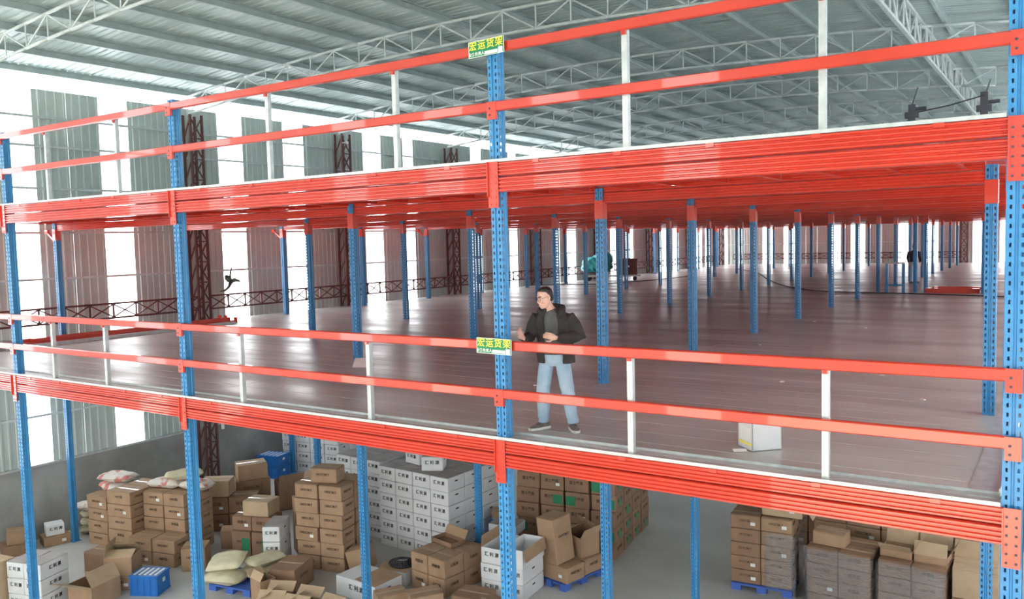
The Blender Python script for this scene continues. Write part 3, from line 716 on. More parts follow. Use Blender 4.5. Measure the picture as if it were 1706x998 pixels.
# pallet with leaning cartons (right of the sign upright)
pallet('blue pallet under the leaning tall carton', (-8.82, 8.14, G), R(78), (1.3, 0.95))
carton('low carton at the near end of the leaning pallet', (-8.77, 7.82, G+0.15), R(78-90), (0.75, 0.58, 0.34), 'brown', 'R', BK)
carton('low carton at the far end of the leaning pallet', (-8.67, 8.44, G+0.15), R(78-90), (0.75, 0.58, 0.34), 'brown', 'R', BK)
carton('tall brown carton standing tilted on the pallet', (-8.90, 7.84, G+0.50), R(-14), (0.52, 0.55, 1.00), 'brown', 'R', BK, tilt=(4, -4))
carton('open-topped carton sagging beside the tall one', (-8.67, 8.50, G+0.50), R(-20), (0.58, 0.55, 0.52), 'brown', '', BK, tilt=(6, 6), opened=True, flaps=(('R', 60), ('B', 120), ('L', 150)))
# stack of opened white boxes at the sign upright
pile('stack under the opened white boxes', (-10.0, 6.45), 4, 2, 1, 2, (0.50, 0.95, 0.34), 'white', WK)
carton('opened white box with brown inside, left on stack', (-9.75, 6.93, G+0.70), R(4), (0.50, 0.95, 0.34), 'white', 'F', WK, opened=True, flaps=(('L', 95),))
carton('opened white box with brown inside, right on stack', (-9.24, 6.97, G+0.70), R(4), (0.50, 0.95, 0.40), 'white', 'R', WK, opened=True, flaps=(('R', -75),))
# big brown group in front
pile('big front brown block', (-11.52, 5.95), -6, 2, 2, 2, (0.50, 0.60, 0.40), 'brown', BK, txt='川|标准', jit=0.01)
carton('opened lid carton on the big front block', (-11.1, 6.75, G+0.83), R(-12), (0.7, 0.4, 0.10), 'dark', '', BK, opened=True, flaps=(('B', 60),))
carton('small carton at the foot of the front block, left', (-11.1, 4.8, G), R(60), (0.62, 0.42, 0.42), 'brown', 'T', BK)
carton('small carton at the foot of the front block, right', (-10.48, 5.15, G), R(55), (0.68, 0.48, 0.42), 'brown', 'T', BK)
carton('dark carton on the floor below the opened white boxes', (-9.75, 5.85, G), R(8), (0.75, 0.6, 0.30), 'dark', 'T', BK)
carton('dark carton partly under the sign upright', (-9.05, 5.55, G), R(-10), (0.7, 0.6, 0.35), 'dark', 'T', BK)
carton('opened flat white box with brown flap, in front', (-12.10, 5.22, G), R(-3), (1.20, 0.80, 0.42), 'white', 'FR', WK, flaps=(('R', 176),))
carton('half-closed flat white box behind the opened one', (-12.05, 6.15, G), R(6), (0.75, 0.6, 0.32), 'white', 'FR', WK, flaps=(('F', 172),))
t = thing('hose_coil', 'black hose coil lying on the flat white boxes', 'hose', (-12.0, 6.2, G+0.345), 0)
mb = MB()
for q in range(4):
    rr = 0.30-0.05*q; pts = [(rr*math.cos(2*math.pi*k/24), rr*0.9*math.sin(2*math.pi*k/24), 0.03+0.02*q) for k in range(25)]; mb.path(pts, 0.026, 6)
mb.build('coil', 'rubber', t, True)
carton('big brown carton alone in front of the central stack', (-13.85, 4.62, G), R(20), (0.62, 0.85, 0.54), 'dark', 'RT', BK)
carton('crumpled carton beside the big lone carton', (-13.88, 3.86, G), R(-10), (0.42, 0.36, 0.48), 'brown', '', BK, opened=True, flaps=(('F', 120), ('L', 30)))
for k in range(3):
    carton('carton with raised flaps at the bottom edge, %s from left' % ORD[k], (-13.15+0.66*k, 3.55+0.1*(k % 2), G), R(25-12*k), (0.58, 0.5, 0.34), 'brown', '', BK, opened=True, flaps=(('F', 140), ('B', 35), ('L', 150)))
# left foreground
pile('white stack at left foreground', (-18.25, 0.75), 17, 2, 1, 3, (0.44, 0.75, 0.33), 'white', WK, jit=0.01, extra='P')
carton('grey-green crate at the left edge', (-18.75, 0.45, G), R(10), (0.95, 0.9, 1.02), 'pale', 'T', BK)
carton('open brown carton beside the white stack, near', (-17.05, 1.95, G), R(12), (0.70, 0.75, 0.45), 'brown', '', BK, opened=True, flaps=(('R', 120), ('F', 20), ('B', 160)))
carton('open brown carton beside the white stack, far', (-17.24, 2.74, G+0.32), R(38), (0.60, 0.60, 0.42), 'brown', '', BK, opened=True, flaps=(('L', 100), ('B', 140), ('F', 160)))
carton('brown carton under the far open one', (-17.24, 2.74, G), R(38), (0.62, 0.62, 0.315), 'brown', 'F', BK)
carton('dark flat carton behind the open pair', (-18.12, 2.85, G), R(15), (0.75, 0.55, 0.62), 'dark', 'T', BK)
carton('small brown carton against left wall', (-21.55, 2.55, G+0.28), R(70), (0.5, 0.45, 0.30), 'brown', 'T', BK, tilt=(3, 6))
carton('dark carton below the small wall carton', (-21.55, 2.55, G), R(75), (0.7, 0.6, 0.275), 'dark', '', BK)
carton('small white printed carton against left wall', (-21.45, 3.42, G+0.25), R(70), (0.42, 0.38, 0.28), 'white', 'FRP', WK)
carton('flat brown carton under small white one', (-21.45, 3.42, G), R(75), (0.62, 0.5, 0.245), 'brown', '', BK)
# right-hand pallets
pallet('blue pallet under the right-hand carton pair', (-4.95, 9.90, G), R(6), (1.25, 0.95))
pile('left tower on the right-hand pallet', (-5.55, 9.42, G+0.15), 6, 1, 2, 5, (0.62, 0.46, 0.285), 'dark', BK)
pile('right tower on the right-hand pallet', (-4.92, 9.49, G+0.15), 6, 1, 2, 5, (0.62, 0.46, 0.285), 'brown', BK)
carton('large pale carton crowning the right-hand pallet', (-4.55, 10.0, G+1.65), R(4), (0.82, 0.78, 0.36), 'pale', 'T', BK, flaps=(('R', -60),))
pile('wrapped pallet in the middle', (-3.95, 9.32), -2, 2, 2, 4, (0.60, 0.50, 0.30), 'dark', BK)
carton('brown roll-shaped carton with white end label on the wrapped pallet', (-3.55, 9.7, G+1.25), R(-4), (0.62, 0.42, 0.26), 'brown', 'T', BK)
pile('wrapped pallet nearer the right', (-2.60, 9.30), -3, 2, 2, 4, (0.58, 0.50, 0.30), 'dark', BK)
for k in range(2): carton('open carton with lifted flaps on the wrapped pallet, %s' % ['left', 'right'][k], (-2.30+0.60*k, 9.75, G+1.25), R(-3), (0.57, 0.52, 0.14), 'brown', '', BK, opened=True, flaps=(('F', 40+60*k), ('B', 70), ('R', 60)))
carton('tall plain carton at the right end, upper', (-0.98, 9.75, G+0.72), R(3), (0.74, 0.66, 0.55), 'pale', 'T', BK, flaps=(('B', 70),))
carton('tall plain carton at the right end, lower', (-0.98, 9.75, G), R(3), (0.74, 0.66, 0.715), 'dark', '', BK)
pile('printed row behind wrapped pallets', (-4.15, 10.75), -1, 5, 1, 6, (0.66, 0.55, 0.325), 'brown', BK, txt='1002CM.Y')
pile('dim stack behind right-hand pallet', (-6.0, 12.6), 5, 3, 1, 4, (0.60, 0.55, 0.33), 'dark', BK)
def wrap(label, x0, x1, y0, y1, z1, rz):
    t = thing('stretch_wrap', label, 'plastic wrap', ((x0+x1)/2, (y0+y1)/2, G), R(rz), 'stretch wrap films')
    mb = MB(); hx = (x1-x0)/2; hy = (y1-y0)/2; nz = 14; nn = 44; rings = []
    for j in range(nz+1):
        z = z1*j/nz; ring = []
        for k in range(nn):
            a = 2*math.pi*k/nn; c, s_ = math.cos(a), math.sin(a); q = max(abs(c), abs(s_))
            n_ = noise.noise((c*4, s_*4, z*6))*0.02
            ring.append((c/q*(hx+0.02+n_), s_/q*(hy+0.02+n_), z + 0.02*math.sin(3*a)))
        rings.append(ring)
    mb.loft(rings, cap=False); mb.build('film', 'film', t, True)
wrap('clear stretch wrap around the middle wrapped pallet', -3.97, -2.70, 9.28, 10.36, 1.22, -2)
wrap('clear stretch wrap around the right wrapped pallet', -2.62, -1.42, 9.22, 10.30, 1.22, -3)
wrap('clear stretch wrap around the right tower of cartons', -4.92, -4.26, 9.52, 10.45, 1.3, 6)

# ---- sacks
def sack_mesh(L, W_, H, seed, m):
    mb = MB(); nu, nv = 18, 12; rnd = seed*3.7
    def P(u, v, s):
        e = (1-abs(u)**2.6)*(1-abs(v)**2.6); z = H*0.5*max(0.0, e)**0.45
        pin = 1-0.10*(abs(u)**2)*(1-abs(v)) ; n_ = noise.noise((u*2+rnd, v*2, s))
        return (u*L/2*(1-0.07*abs(v)**3), v*W_/2*pin*(1-0.05*abs(u)**3), H*0.5 + s*z + n_*0.035*(1 if e > 0.02 else 0.4))
    for s in (-1, 1):
        i = len(mb.v)
        for a in range(nu+1):
            for b in range(nv+1): mb.v.append(P(-1+2*a/nu, -1+2*b/nv, s))
        for a in range(nu):
            for b in range(nv):
                q = i+a*(nv+1)+b; f = (q, q+1, q+nv+2, q+nv+1); mb.f.append(f if s < 0 else f[::-1]); mb.m.append(0)
    return mb.mesh('bag', m, True)
def sack(label, loc, rz, size, m='sack', tilt=(0, 0), seed=1):
    t = thing('woven_sack', label, 'sack', loc, 0, 'woven sacks'); t.rotation_euler = (R(tilt[0]), R(tilt[1]), R(rz))
    link('bag', sack_mesh(*size, seed, m), t)
    L, W_, H = size; MB().box(L/2*0.93, L/2*0.99, -W_*0.42, W_*0.42, H*0.47, H*0.53).build('stitched_seam', m, t); return t
pallet('blue pallet under the cream sacks', (-14.85, 4.15, G), R(10), (1.15, 1.0))
sack('cream sack lying flat at the front of the sack pallet', (-15.05, 3.80, G+0.145), 20, (0.95, 0.62, 0.26), seed=1)
sack('cream sack lying flat at the back of the sack pallet', (-14.72, 4.55, G+0.145), 75, (0.95, 0.62, 0.26), seed=2)
sack('upright cream sack slumped on top of the flat ones', (-15.2, 4.0, G+0.43), 25, (0.85, 0.58, 0.26), tilt=(20, -8), seed=3)
sack('cream sack with printed patch at the right of the pallet', (-14.62, 4.55, G+0.40), 80, (0.85, 0.5, 0.22), seed=4)
sack('white sack with red print on short carton stack, upper', (-20.22, 4.5, G+1.53), 20, (0.95, 0.55, 0.24), 'sack_w', seed=5)
sack('white sack with red print on short carton stack, lower', (-20.3, 4.45, G+1.28), -10, (0.95, 0.55, 0.24), 'sack_w', seed=6)
sack('white printed sack on the beige sacks at the wall', (-21.2, 4.25, G+0.68), 60, (0.7, 0.45, 0.22), 'sack_w', tilt=(0, 8), seed=7)
sack('cream sack on the wall pile, left of three', (-18.5, 4.78, G+1.555), 20, (0.95, 0.5, 0.22), 'sack_w', seed=8)
sack('cream sack on the wall pile, top of three', (-18.05, 4.95, G+1.79), 60, (0.9, 0.42, 0.22), 'sack', seed=9)
sack('cream sack on the wall pile, right of three', (-17.62, 5.0, G+1.555), 15, (0.8, 0.5, 0.26), 'sack_w', seed=10)
for k in range(3): sack('beige sack in the pile between wall and cartons, %s' % ['bottom', 'middle', 'top'][k], (-21.32+0.03*k, 4.5, G+0.0+0.225*k), 50+12*k, (0.85, 0.5, 0.22), 'sack', seed=11+k)

# ================================================================ THINGS ON THE DECKS
t = thing('carton', 'white carton with open top and papers standing on the lower deck', 'carton', (-2.28, 0.93, 0.004), R(46))
MB().box(-0.165, 0.165, -0.15, -0.14, 0, 0.31).box(-0.165, 0.165, 0.14, 0.15, 0, 0.31).box(-0.165, -0.155, -0.15, 0.15, 0, 0.31).box(0.155, 0.165, -0.15, 0.15, 0, 0.31).box(-0.165, 0.165, -0.15, 0.15, 0, 0.01).build('body', 'whitecard', t)
mb = MB(); mb.bar((-0.16, 0.15, 0.31), (-0.16+0.32, 0.15, 0.31), 0.01, 0.01); mb.build('rim', 'whitecard', t)
o = MB().box(0, 0.16, -0.15, 0.15, 0, 0.004).build('flap', 'whitecard', t); o.location = (-0.165, 0, 0.31); o.rotation_euler = (0, R(-12), 0)
o = MB().box(-0.16, 0, -0.15, 0.15, 0, 0.004).build('flap', 'whitetop', t); o.location = (0.165, 0, 0.31); o.rotation_euler = (0, R(8), 0)
MB().box(-0.168, -0.1655, -0.12, 0.12, 0.09, 0.24).build('printed_side', 'white_label', t)
MB().box(-0.168, -0.1655, -0.13, 0.13, 0.05, 0.075).build('yellow_band', 'yellow_ink', t)
o = MB().box(-0.05, 0.05, -0.04, 0.04, 0, 0.06).build('red_wrapper', 'ink_r', t); o.location = (-0.09, -0.05, 0.29); o.rotation_euler = (0.5, 0.4, 0.3)
t = thing('paper_scrap', 'crumpled white paper lying beside the white carton', 'paper', (-2.42, 0.70, 0.003), 0.6)
MB().prism([(-0.05, 0.0), (0.0, 0.02), (0.05, 0.0), (0.0, 0.012)], 'x', -0.07, 0.07).build('sheet', 'paper', t)
t = thing('paper_scrap', 'white paper sheet at the foot of a blue upright', 'paper', (-10.42, 3.5, 0.003), 0.5)
MB().prism([(-0.18, 0.0), (-0.05, 0.09), (0.05, 0.14), (0.0, 0.07), (0.18, 0.0)], 'x', -0.12, 0.2).build('sheet', 'paper', t)
for k, (x_, y_) in enumerate([(-5.0, 14.2), (-3.55, 13.0), (-4.8, 9.1), (-2.0, 6.2), (-3.2, 5.0), (-1.2, 4.4), (-6.4, 3.1), (-4.2, 2.4)]):
    t = thing('paper_scrap', 'tiny pale litter scrap on the deck, %s from the far end' % ORD[k], 'litter', (x_, y_, 0.002), k*1.1, 'litter scraps on the deck')
    MB().prism([(-0.02, 0.0), (0.0, 0.015), (0.03, 0.0)], 'x', -0.03, 0.04).build('scrap', 'paper', t)
# red beams and channels stored along the left edge
sp = [(-20.55, 0.0), (-20.40, 0.0), (-20.25, 0.0), (-20.48, 0.085), (-20.32, 0.085), (-20.9, 0.0)]
for k, (x_, z_) in enumerate(sp):
    t = thing('spare_beam', 'loose red beam stored along the left wall, %s in the stack' % ORD[k], 'beam', (x_, 1.6+0.25*k, z_+0.003), R((-2, 1, 3, -1, 2, -3)[k]), 'stored red beams')
    L = 6.9-0.35*k
    mb = MB(); mb.prism([(-0.06, 0), (0.06, 0), (0.06, 0.08), (0.03, 0.08), (0.03, 0.06), (-0.03, 0.06), (-0.03, 0.08), (-0.06, 0.08)], 'y', 0, L); mb.build('section', 'red', t)
    MB().box(-0.075, 0.075, L, L+0.01, 0.001, 0.16).build('end_plate', 'red', t)
for k in range(5):
    t = thing('spare_channel', 'loose galvanised channel on the deck by the red beams, %s from wall' % ORD[k], 'channel', (-21.55+0.16*k if k < 3 else -19.9+0.15*(k-3), 0.9+0.2*k, 0.003), R(-2+k), 'stored channels')
    mb = MB(); mb.prism([(-0.05, 0), (0.05, 0), (0.05, 0.07), (0.04, 0.07), (0.04, 0.01), (-0.04, 0.01), (-0.04, 0.07), (-0.05, 0.07)], 'y', 0, 6.5); mb.build('section', 'galv', t)
# red hatch
t = thing('floor_hatch', 'red steel floor hatch between blue posts far back', 'hatch', (-3.1, 26.65, 0.002), 0)
MB().box(-0.80, 0.80, -0.9, 0.9, 0, 0.04).build('cover', 'red', t)
MB().box(-0.86, 0.86, -0.98, -0.9, 0, 0.17).build('kerb', 'red', t); MB().box(-0.86, 0.86, 0.9, 0.98, 0, 0.12).build('kerb', 'red', t)
# short blue stand
t = thing('work_stand', 'short blue trestle stand left of the paired posts', 'stand', (-4.95, 25.6, 0.002), 0)
for x_ in (-0.28, 0.28):
    MB().box(x_-0.05, x_+0.05, -0.05, 0.05, 0, 1.05).build('leg', 'blue', t)
MB().box(-0.33, 0.33, -0.06, 0.06, 1.052, 1.11).build('top_bar', 'galv', t); MB().box(-0.228, 0.228, -0.03, 0.03, 0.25, 0.30).build('cross_bar', 'blue', t)
# tarp-covered cart
t = thing('handcart', 'low handcart standing by the left wall far back', 'cart', (-20.0, 32.6, 0), R(25))
MB().box(-1.5, 1.5, -0.55, 0.55, 0.22, 0.30).build('platform', 'galv', t)
for x_ in (-1.2, 1.2):
    for y_ in (-0.45, 0.45): MB().tube((x_, y_-0.04, 0.11), (x_, y_+0.04, 0.11), 0.108, 14).build('wheel', 'rubber', t)
mb = MB(); mb.ball((-0.35, 0, 0.5), (0.55, 0.45, 0.42)); mb.ball((0.25, 0, 0.75), (0.55, 0.4, 0.42)); mb.ball((-0.6, 0, 0.35), (0.35, 0.42, 0.3)); mb.ball((0.1, -0.1, 0.4), (0.7, 0.45, 0.35))
me = remesh(mb, 0.05, 'teal', 'cover', 2)
for v in me.vertices: v.co += Vector((noise.noise(v.co*5), noise.noise(v.co*5+Vector((9,0,0))), noise.noise(v.co*6+Vector((0,9,0)))))*0.07
t = thing('tarpaulin', 'crumpled teal tarpaulin bundle on the handcart', 'tarpaulin', (-20.65, 32.3, 0.38), R(25)); link('cover', me, t)
t = thing('tool_chest', 'dark brown machine chest at the right of the handcart', 'chest', (-19.25, 32.95, 0.305), R(25))
MB().box(-0.5, 0.5, -0.45, 0.45, 0, 0.75).build('body', 'brown_steel', t); MB().box(-0.54, 0.54, -0.49, 0.49, 0.751, 0.85).build('lid', 'brown_steel', t); MB().box(-0.1, 0.1, -0.47, -0.451, 0.4, 0.5).build('latch', 'galv', t)
# power cable across the deck
def cable(label, pts, r, z=0.004):
    P = [Vector((*p, z+r)) for p in pts]; out = []
    for k in range(len(P)-1):
        p0 = P[max(k-1, 0)]; p1 = P[k]; p2 = P[k+1]; p3 = P[min(k+2, len(P)-1)]
        for q in range(8):
            s = q/8; out.append(0.5*((2*p1)+(p2-p0)*s+(2*p0-5*p1+4*p2-p3)*s*s+(3*p1-p0-3*p2+p3)*s**3))
    out.append(P[-1]); mb = MB(); mb.path(out, r, 6); o = mb.build('power_cable', 'rubber', None, True); tag(o, label, 'cable'); return o
cable('dark power cable lying across the middle of the lower deck', [(-18.3, 47.5), (-14.9, 41.2), (-12.3, 34.5), (-10.26, 29.65), (-8.43, 26.56), (-7.02, 25.35), (-4.65, 24.83), (-2.7, 24.33), (-0.6, 23.7)], 0.02)
cable('dark cable curling on the deck in front of the handcart', [(-21.5, 27.5), (-20.6, 28.6), (-19.6, 28.4), (-18.7, 29.3), (-18.2, 31.0), (-17.6, 33.5), (-17.5, 37.0)], 0.02)
# clamps and lines on the upper deck
for k, (x_, y_) in enumerate(((-1.25, 3.7), (-0.48, 3.7))):
    t = thing('cable_winch', 'dark blue cable winch standing on the upper deck, %s' % ['left', 'right'][k], 'winch', (x_, y_, ZU), 0)
    MB().box(-0.04, 0.04, -0.04, 0.04, 0, 0.66+0.06*k).build('post', 'darkmetal', t); MB().box(-0.08, 0.08, -0.05, 0.05, 0.50, 0.57).build('bracket', 'darkmetal', t)
    MB().tube((0.041, -0.02, 0.60), (0.16, -0.02, 0.60), 0.022, 10).build('drum', 'darkmetal', t); MB().bar((0, 0, 0.66), (0.06, 0, 0.86), 0.014, 0.014).build('handle', 'darkmetal', t)
P = [Vector((-1.25, 3.66, ZU+0.55)), Vector((-0.85, 3.66, ZU+0.60)), Vector((-0.48, 3.66, ZU+0.68))]
o = MB().path(P, 0.008, 5).build('power_cable', 'rubber'); tag(o, 'thin dark line strung between the two winches', 'cable')
# dried plant hanging at the daylight strip, floodlight on the lattice column, pipe drop
t = thing('dried_plant', 'dried leafy stem caught on the wall rail before the daylight strip', 'plant', (WX+0.10, 9.72, 1.16), 0); t.scale = (1.3, 1.3, 1.3)
def leafm(pts):
    mb = MB(); P = [Vector((0, *p[:2])) for p in pts]
    rings = [[P[k]+Vector((pts[k][2]*0.5*math.cos(a), pts[k][2]*math.sin(a), pts[k][2]*math.cos(a+0.8))) for a in [2*math.pi*q/8 for q in range(8)]] for k in range(len(P))]
    return mb.loft(rings)
for nm, pts in (('leaf', [(0.0, 0.0, 0.06), (-0.08, 0.06, 0.11), (-0.16, 0.09, 0.02)]), ('leaf', [(0.0, 0.0, 0.05), (0.12, 0.03, 0.05), (0.24, 0.0, 0.03), (0.30, -0.07, 0.008)]), ('leaf', [(0.0, 0.0, 0.05), (-0.08, -0.14, 0.03), (-0.2, -0.22, 0.025), (-0.34, -0.23, 0.008)]), ('stem', [(-0.02, 0.0, 0.04), (-0.02, 0.18, 0.025), (0.03, 0.33, 0.015), (0.08, 0.35, 0.006)])):
    leafm(pts).build(nm, 'leaf', t, True)
t = thing('floodlight', 'small round floodlight on the second lattice column', 'lamp', (WX+0.66, 14.55, 5.92), 0)
MB().tube((0, 0, 0), (0.10, -0.06, -0.02), 0.06, 14).build('housing', 'galv', t); MB().tube((0.10, -0.06, -0.02), (0.108, -0.065, -0.022), 0.052, 14).build('lens', 'white_label', t); MB().box(-0.20, 0.0, -0.02, 0.02, -0.02, 0.02).build('arm', 'galv', t)
t = thing('conduit_pipe', 'white pipe drop on the wall under the lower deck', 'pipe', (WX+0.62, 8.75, -2.6), 0)
MB().tube((0, 0, -0.6), (0, 0, 0.7), 0.03, 8).build('pipe', 'truss', t); MB().tube((0, 0, -0.78), (0, 0, -0.6), 0.05, 8).build('valve', 'white_label', t); MB().tube((0, -0.15, 0.0), (0, 0.15, 0.0), 0.02, 8).build('branch', 'truss', t)

# ================================================================ PEOPLE
def hand_chain(mb, wrist, palm_dir, finger_dir, side, curl=0.5, s=1.0):
    """palm plus five bent fingers; finger_dir: along the hand, palm_dir: the way the palm faces, side: +1/-1 puts the thumb"""
    f = Vector(finger_dir).normalized(); n = Vector(palm_dir).normalized(); n = (n - f*n.dot(f)).normalized(); l = f.cross(n)*side; w0 = Vector(wrist)
    rings = []
    for t_, hw, ht in ((-0.01, 0.026, 0.020), (0.02, 0.034, 0.017), (0.055, 0.041, 0.016), (0.088, 0.040, 0.013)):
        c = w0 + f*(t_*s); rings.append([c + l*(hw*s*math.cos(a)) + n*(ht*s*math.sin(a)) for a in [2*math.pi*k/14 for k in range(14)]])
    mb.loft(rings)
    for k, (off, L) in enumerate(((0.030, 0.070), (0.010, 0.080), (-0.010, 0.075), (-0.030, 0.058))):
        p = w0 + f*(0.083*s) + l*(off*s); d = f.copy(); pts = [(*p, 0.0092*s, 0.0092*s)]
        for q, fr in enumerate((0.45, 0.32, 0.26)):
            d = (d*math.cos(curl) + n*math.sin(curl)).normalized(); nn_ = (n*math.cos(curl) - f*math.sin(curl)); p = p + d*(L*fr*s); pts.append((*p, (0.0088-0.0008*q)*s, (0.0088-0.0008*q)*s)); f2 = d
        mb.chain(pts, 8)
    p = w0 + f*(0.022*s) + l*(0.028*s); d = (f*0.6 + l*0.75 + n*0.35).normalized(); pts = [(*p, 0.012*s, 0.012*s)]; p = p + d*(0.035*s); pts.append((*p, 0.011*s, 0.011*s))
    d = (f*0.9 + l*0.2 + n*0.45).normalized(); p = p + d*(0.032*s); pts.append((*p, 0.0095*s, 0.0095*s)); p = p + d*(0.022*s); pts.append((*p, 0.007*s, 0.007*s)); mb.chain(pts, 8)

def main_person():
    t = thing('person', 'person in black jacket and light jeans standing behind the guard rail', 'person', (-4.585, 0.70, 0.002), R(14))
    # local frame: x to the image right, -y forward
    sh_l, el_l, wr_l = Vector((-0.235, 0.01, 1.335)), Vector((-0.325, -0.03, 1.08)), Vector((-0.315, -0.235, 1.09))
    sh_r, el_r, wr_r = Vector((0.155, 0.03, 1.335)), Vector((0.275, 0.05, 1.085)), Vector((0.075, -0.225, 1.105))
    hip_l, kn_l, an_l = Vector((-0.115, 0.0, 0.86)), Vector((-0.165, -0.03, 0.47)), Vector((-0.175, 0.0, 0.085))
    hip_r, kn_r, an_r = Vector((0.06, 0.0, 0.86)), Vector((0.13, -0.02, 0.47)), Vector((0.175, 0.02, 0.085))
    hc = Vector((-0.115, -0.055, 1.55)); hz = Matrix.Rotation(R(-38), 3, 'Z') @ Matrix.Rotation(R(12), 3, 'X') @ Matrix.Rotation(R(-6), 3, 'Y')
    def H(x, y, z): return hc + hz @ Vector((x, y, z))
    # --- body (skin): one continuous figure
    mb = MB()
    mb.chain([(-0.04, 0.01, 1.20, 0.13, 0.09), (-0.045, 0.01, 1.33, 0.14, 0.085), (-0.055, 0.0, 1.39, 0.07, 0.06), (-0.075, -0.01, 1.43, 0.054, 0.056), (-0.10, -0.035, 1.50, 0.052, 0.056)])
    mb.chain([(-0.03, 0.0, 0.84, 0.15, 0.10), (-0.03, 0.0, 0.95, 0.14, 0.10), (-0.035, 0.0, 1.10, 0.135, 0.095), (-0.04, 0.01, 1.22, 0.135, 0.09)])
    for a, b, c in ((sh_l, el_l, wr_l), (sh_r, el_r, wr_r)):
        mb.chain([(*(a*0.7+Vector((-0.04,0.01,1.30))*0.3+Vector((0,0,-0.03))), 0.04, 0.04), (*(a+Vector((0,0,-0.035))), 0.042, 0.042), (*(a*0.5+b*0.5), 0.042, 0.042), (*b, 0.037, 0.037), (*(b*0.6+c*0.4), 0.035, 0.035), (*c, 0.024, 0.024)], 12)
    for a, b, c in ((hip_l, kn_l, an_l), (hip_r, kn_r, an_r)):
        mb.chain([(*(a+Vector((0,0,0.06))), 0.08, 0.085), (*a, 0.08, 0.085), (*(a*0.5+b*0.5), 0.068, 0.07), (*b, 0.05, 0.052), (*(b*0.6+c*0.4), 0.05, 0.052), (*c, 0.036, 0.036), (*(c+Vector((0,0,-0.05))), 0.036, 0.04)], 12)
    # head: skull, jaw, cheeks, nose, ears
    rings = []
    for z, rx, ry, oy in ((-0.115, 0.028, 0.030, -0.045), (-0.100, 0.045, 0.050, -0.035), (-0.075, 0.058, 0.068, -0.022), (-0.045, 0.066, 0.080, -0.010), (-0.01, 0.071, 0.088, 0.0), (0.03, 0.075, 0.093, 0.006), (0.065, 0.072, 0.088, 0.010), (0.095, 0.055, 0.068, 0.012), (0.113, 0.030, 0.036, 0.012), (0.119, 0.008, 0.010, 0.012)):
        rings.append([H(rx*math.cos(2*math.pi*k/20), oy+ry*math.sin(2*math.pi*k/20), z) for k in range(20)])
    mb.loft(rings)
    mb.chain([(*H(0, -0.088, 0.012), 0.009, 0.009), (*H(0, -0.100, -0.012), 0.012, 0.011), (*H(0, -0.104, -0.030), 0.015, 0.011), (*H(0, -0.090, -0.038), 0.012, 0.009)], 8)
    for s in (-1, 1):
        mb.chain([(*H(s*0.070, 0.012, -0.032), 0.008, 0.010), (*H(s*0.078, 0.016, -0.010), 0.009, 0.016), (*H(s*0.078, 0.018, 0.015), 0.009, 0.016), (*H(s*0.070, 0.014, 0.028), 0.006, 0.009)], 8)
        mb.ball(H(s*0.036, -0.066, -0.036), 0.020, 0, 10, 6); mb.ball(H(s*0.030, -0.082, 0.030), (0.018, 0.010, 0.008), 0, 8, 6)
    mb.chain([(*H(-0.022, -0.086, -0.066), 0.006, 0.007), (*H(0, -0.094, -0.063), 0.008, 0.008), (*H(0.022, -0.086, -0.066), 0.006, 0.007)], 8)
    mb.chain([(*H(-0.018, -0.084, -0.077), 0.006, 0.007), (*H(0, -0.091, -0.078), 0.008, 0.009), (*H(0.018, -0.084, -0.077), 0.006, 0.007)], 8)
    # hands: image-left palm out at chest height, image-right closed before the belly
    hand_chain(mb, wr_l+Vector((-0.01,-0.02,0.01)), (0.75, -0.3, -0.3), (-0.30, -0.45, 0.80), -1, 0.38)
    hand_chain(mb, wr_r+Vector((-0.015,-0.01,0.0)), (-0.3, 0.75, -0.25), (-0.75, -0.35, 0.30), 1, 0.55)
    link('body', remesh(mb, 0.0048, 'skin', 'body', 3), t)
    # --- face details
    for s in (-1, 1):
        e = H(s*0.031, -0.079, 0.006)
        MB().ball(e, (0.013, 0.008, 0.006), 0, 10, 6).build('eye', 'white_label', t, True); MB().ball(e + hz @ Vector((0, -0.006, 0)), (0.006, 0.004, 0.006), 0, 8, 6).build('iris', 'hair', t, True)
        MB().path([H(s*0.014, -0.094, 0.026), H(s*0.032, -0.090, 0.032), H(s*0.052, -0.076, 0.026)], 0.004, 6).build('eyebrow', 'hair', t)
    MB().path([H(-0.020, -0.097, -0.071), H(0, -0.102, -0.070), H(0.020, -0.097, -0.071)], 0.0028, 6).build('mouth', 'ink_r', t)
    mb = MB()
    for s in (-1, 1):
        c = (s*0.033, -0.101, 0.003); ring = [H(c[0]+0.025*math.cos(2*math.pi*k/16), c[1], c[2]+0.020*math.sin(2*math.pi*k/16)) for k in range(17)]; mb.path(ring, 0.0019, 6)
        mb.path([H(s*0.058, -0.099, 0.008), H(s*0.078, -0.04, 0.010), H(s*0.081, 0.012, 0.006)], 0.0018, 6)
    mb.path([H(-0.008, -0.103, 0.006), H(0, -0.106, 0.010), H(0.008, -0.103, 0.006)], 0.002, 6); mb.build('glasses', 'darkmetal', t)
    # --- hair: cap over the skull, short at the sides
    mb = MB(); rings = []
    for z, rx, ry, oy in ((-0.055, 0.058, 0.045, 0.050), (-0.02, 0.072, 0.056, 0.048), (0.015, 0.080, 0.064, 0.043), (0.045, 0.083, 0.074, 0.036), (0.078, 0.080, 0.083, 0.025), (0.102, 0.066, 0.078, 0.013), (0.122, 0.042, 0.052, 0.012), (0.130, 0.010, 0.012, 0.010)):
        rings.append([H(rx*math.cos(2*math.pi*k/20), oy+ry*math.sin(2*math.pi*k/20), z) for k in range(20)])
    mb.loft(rings); link('hair', remesh(mb, 0.006, 'hair', 'hair', 2), t)
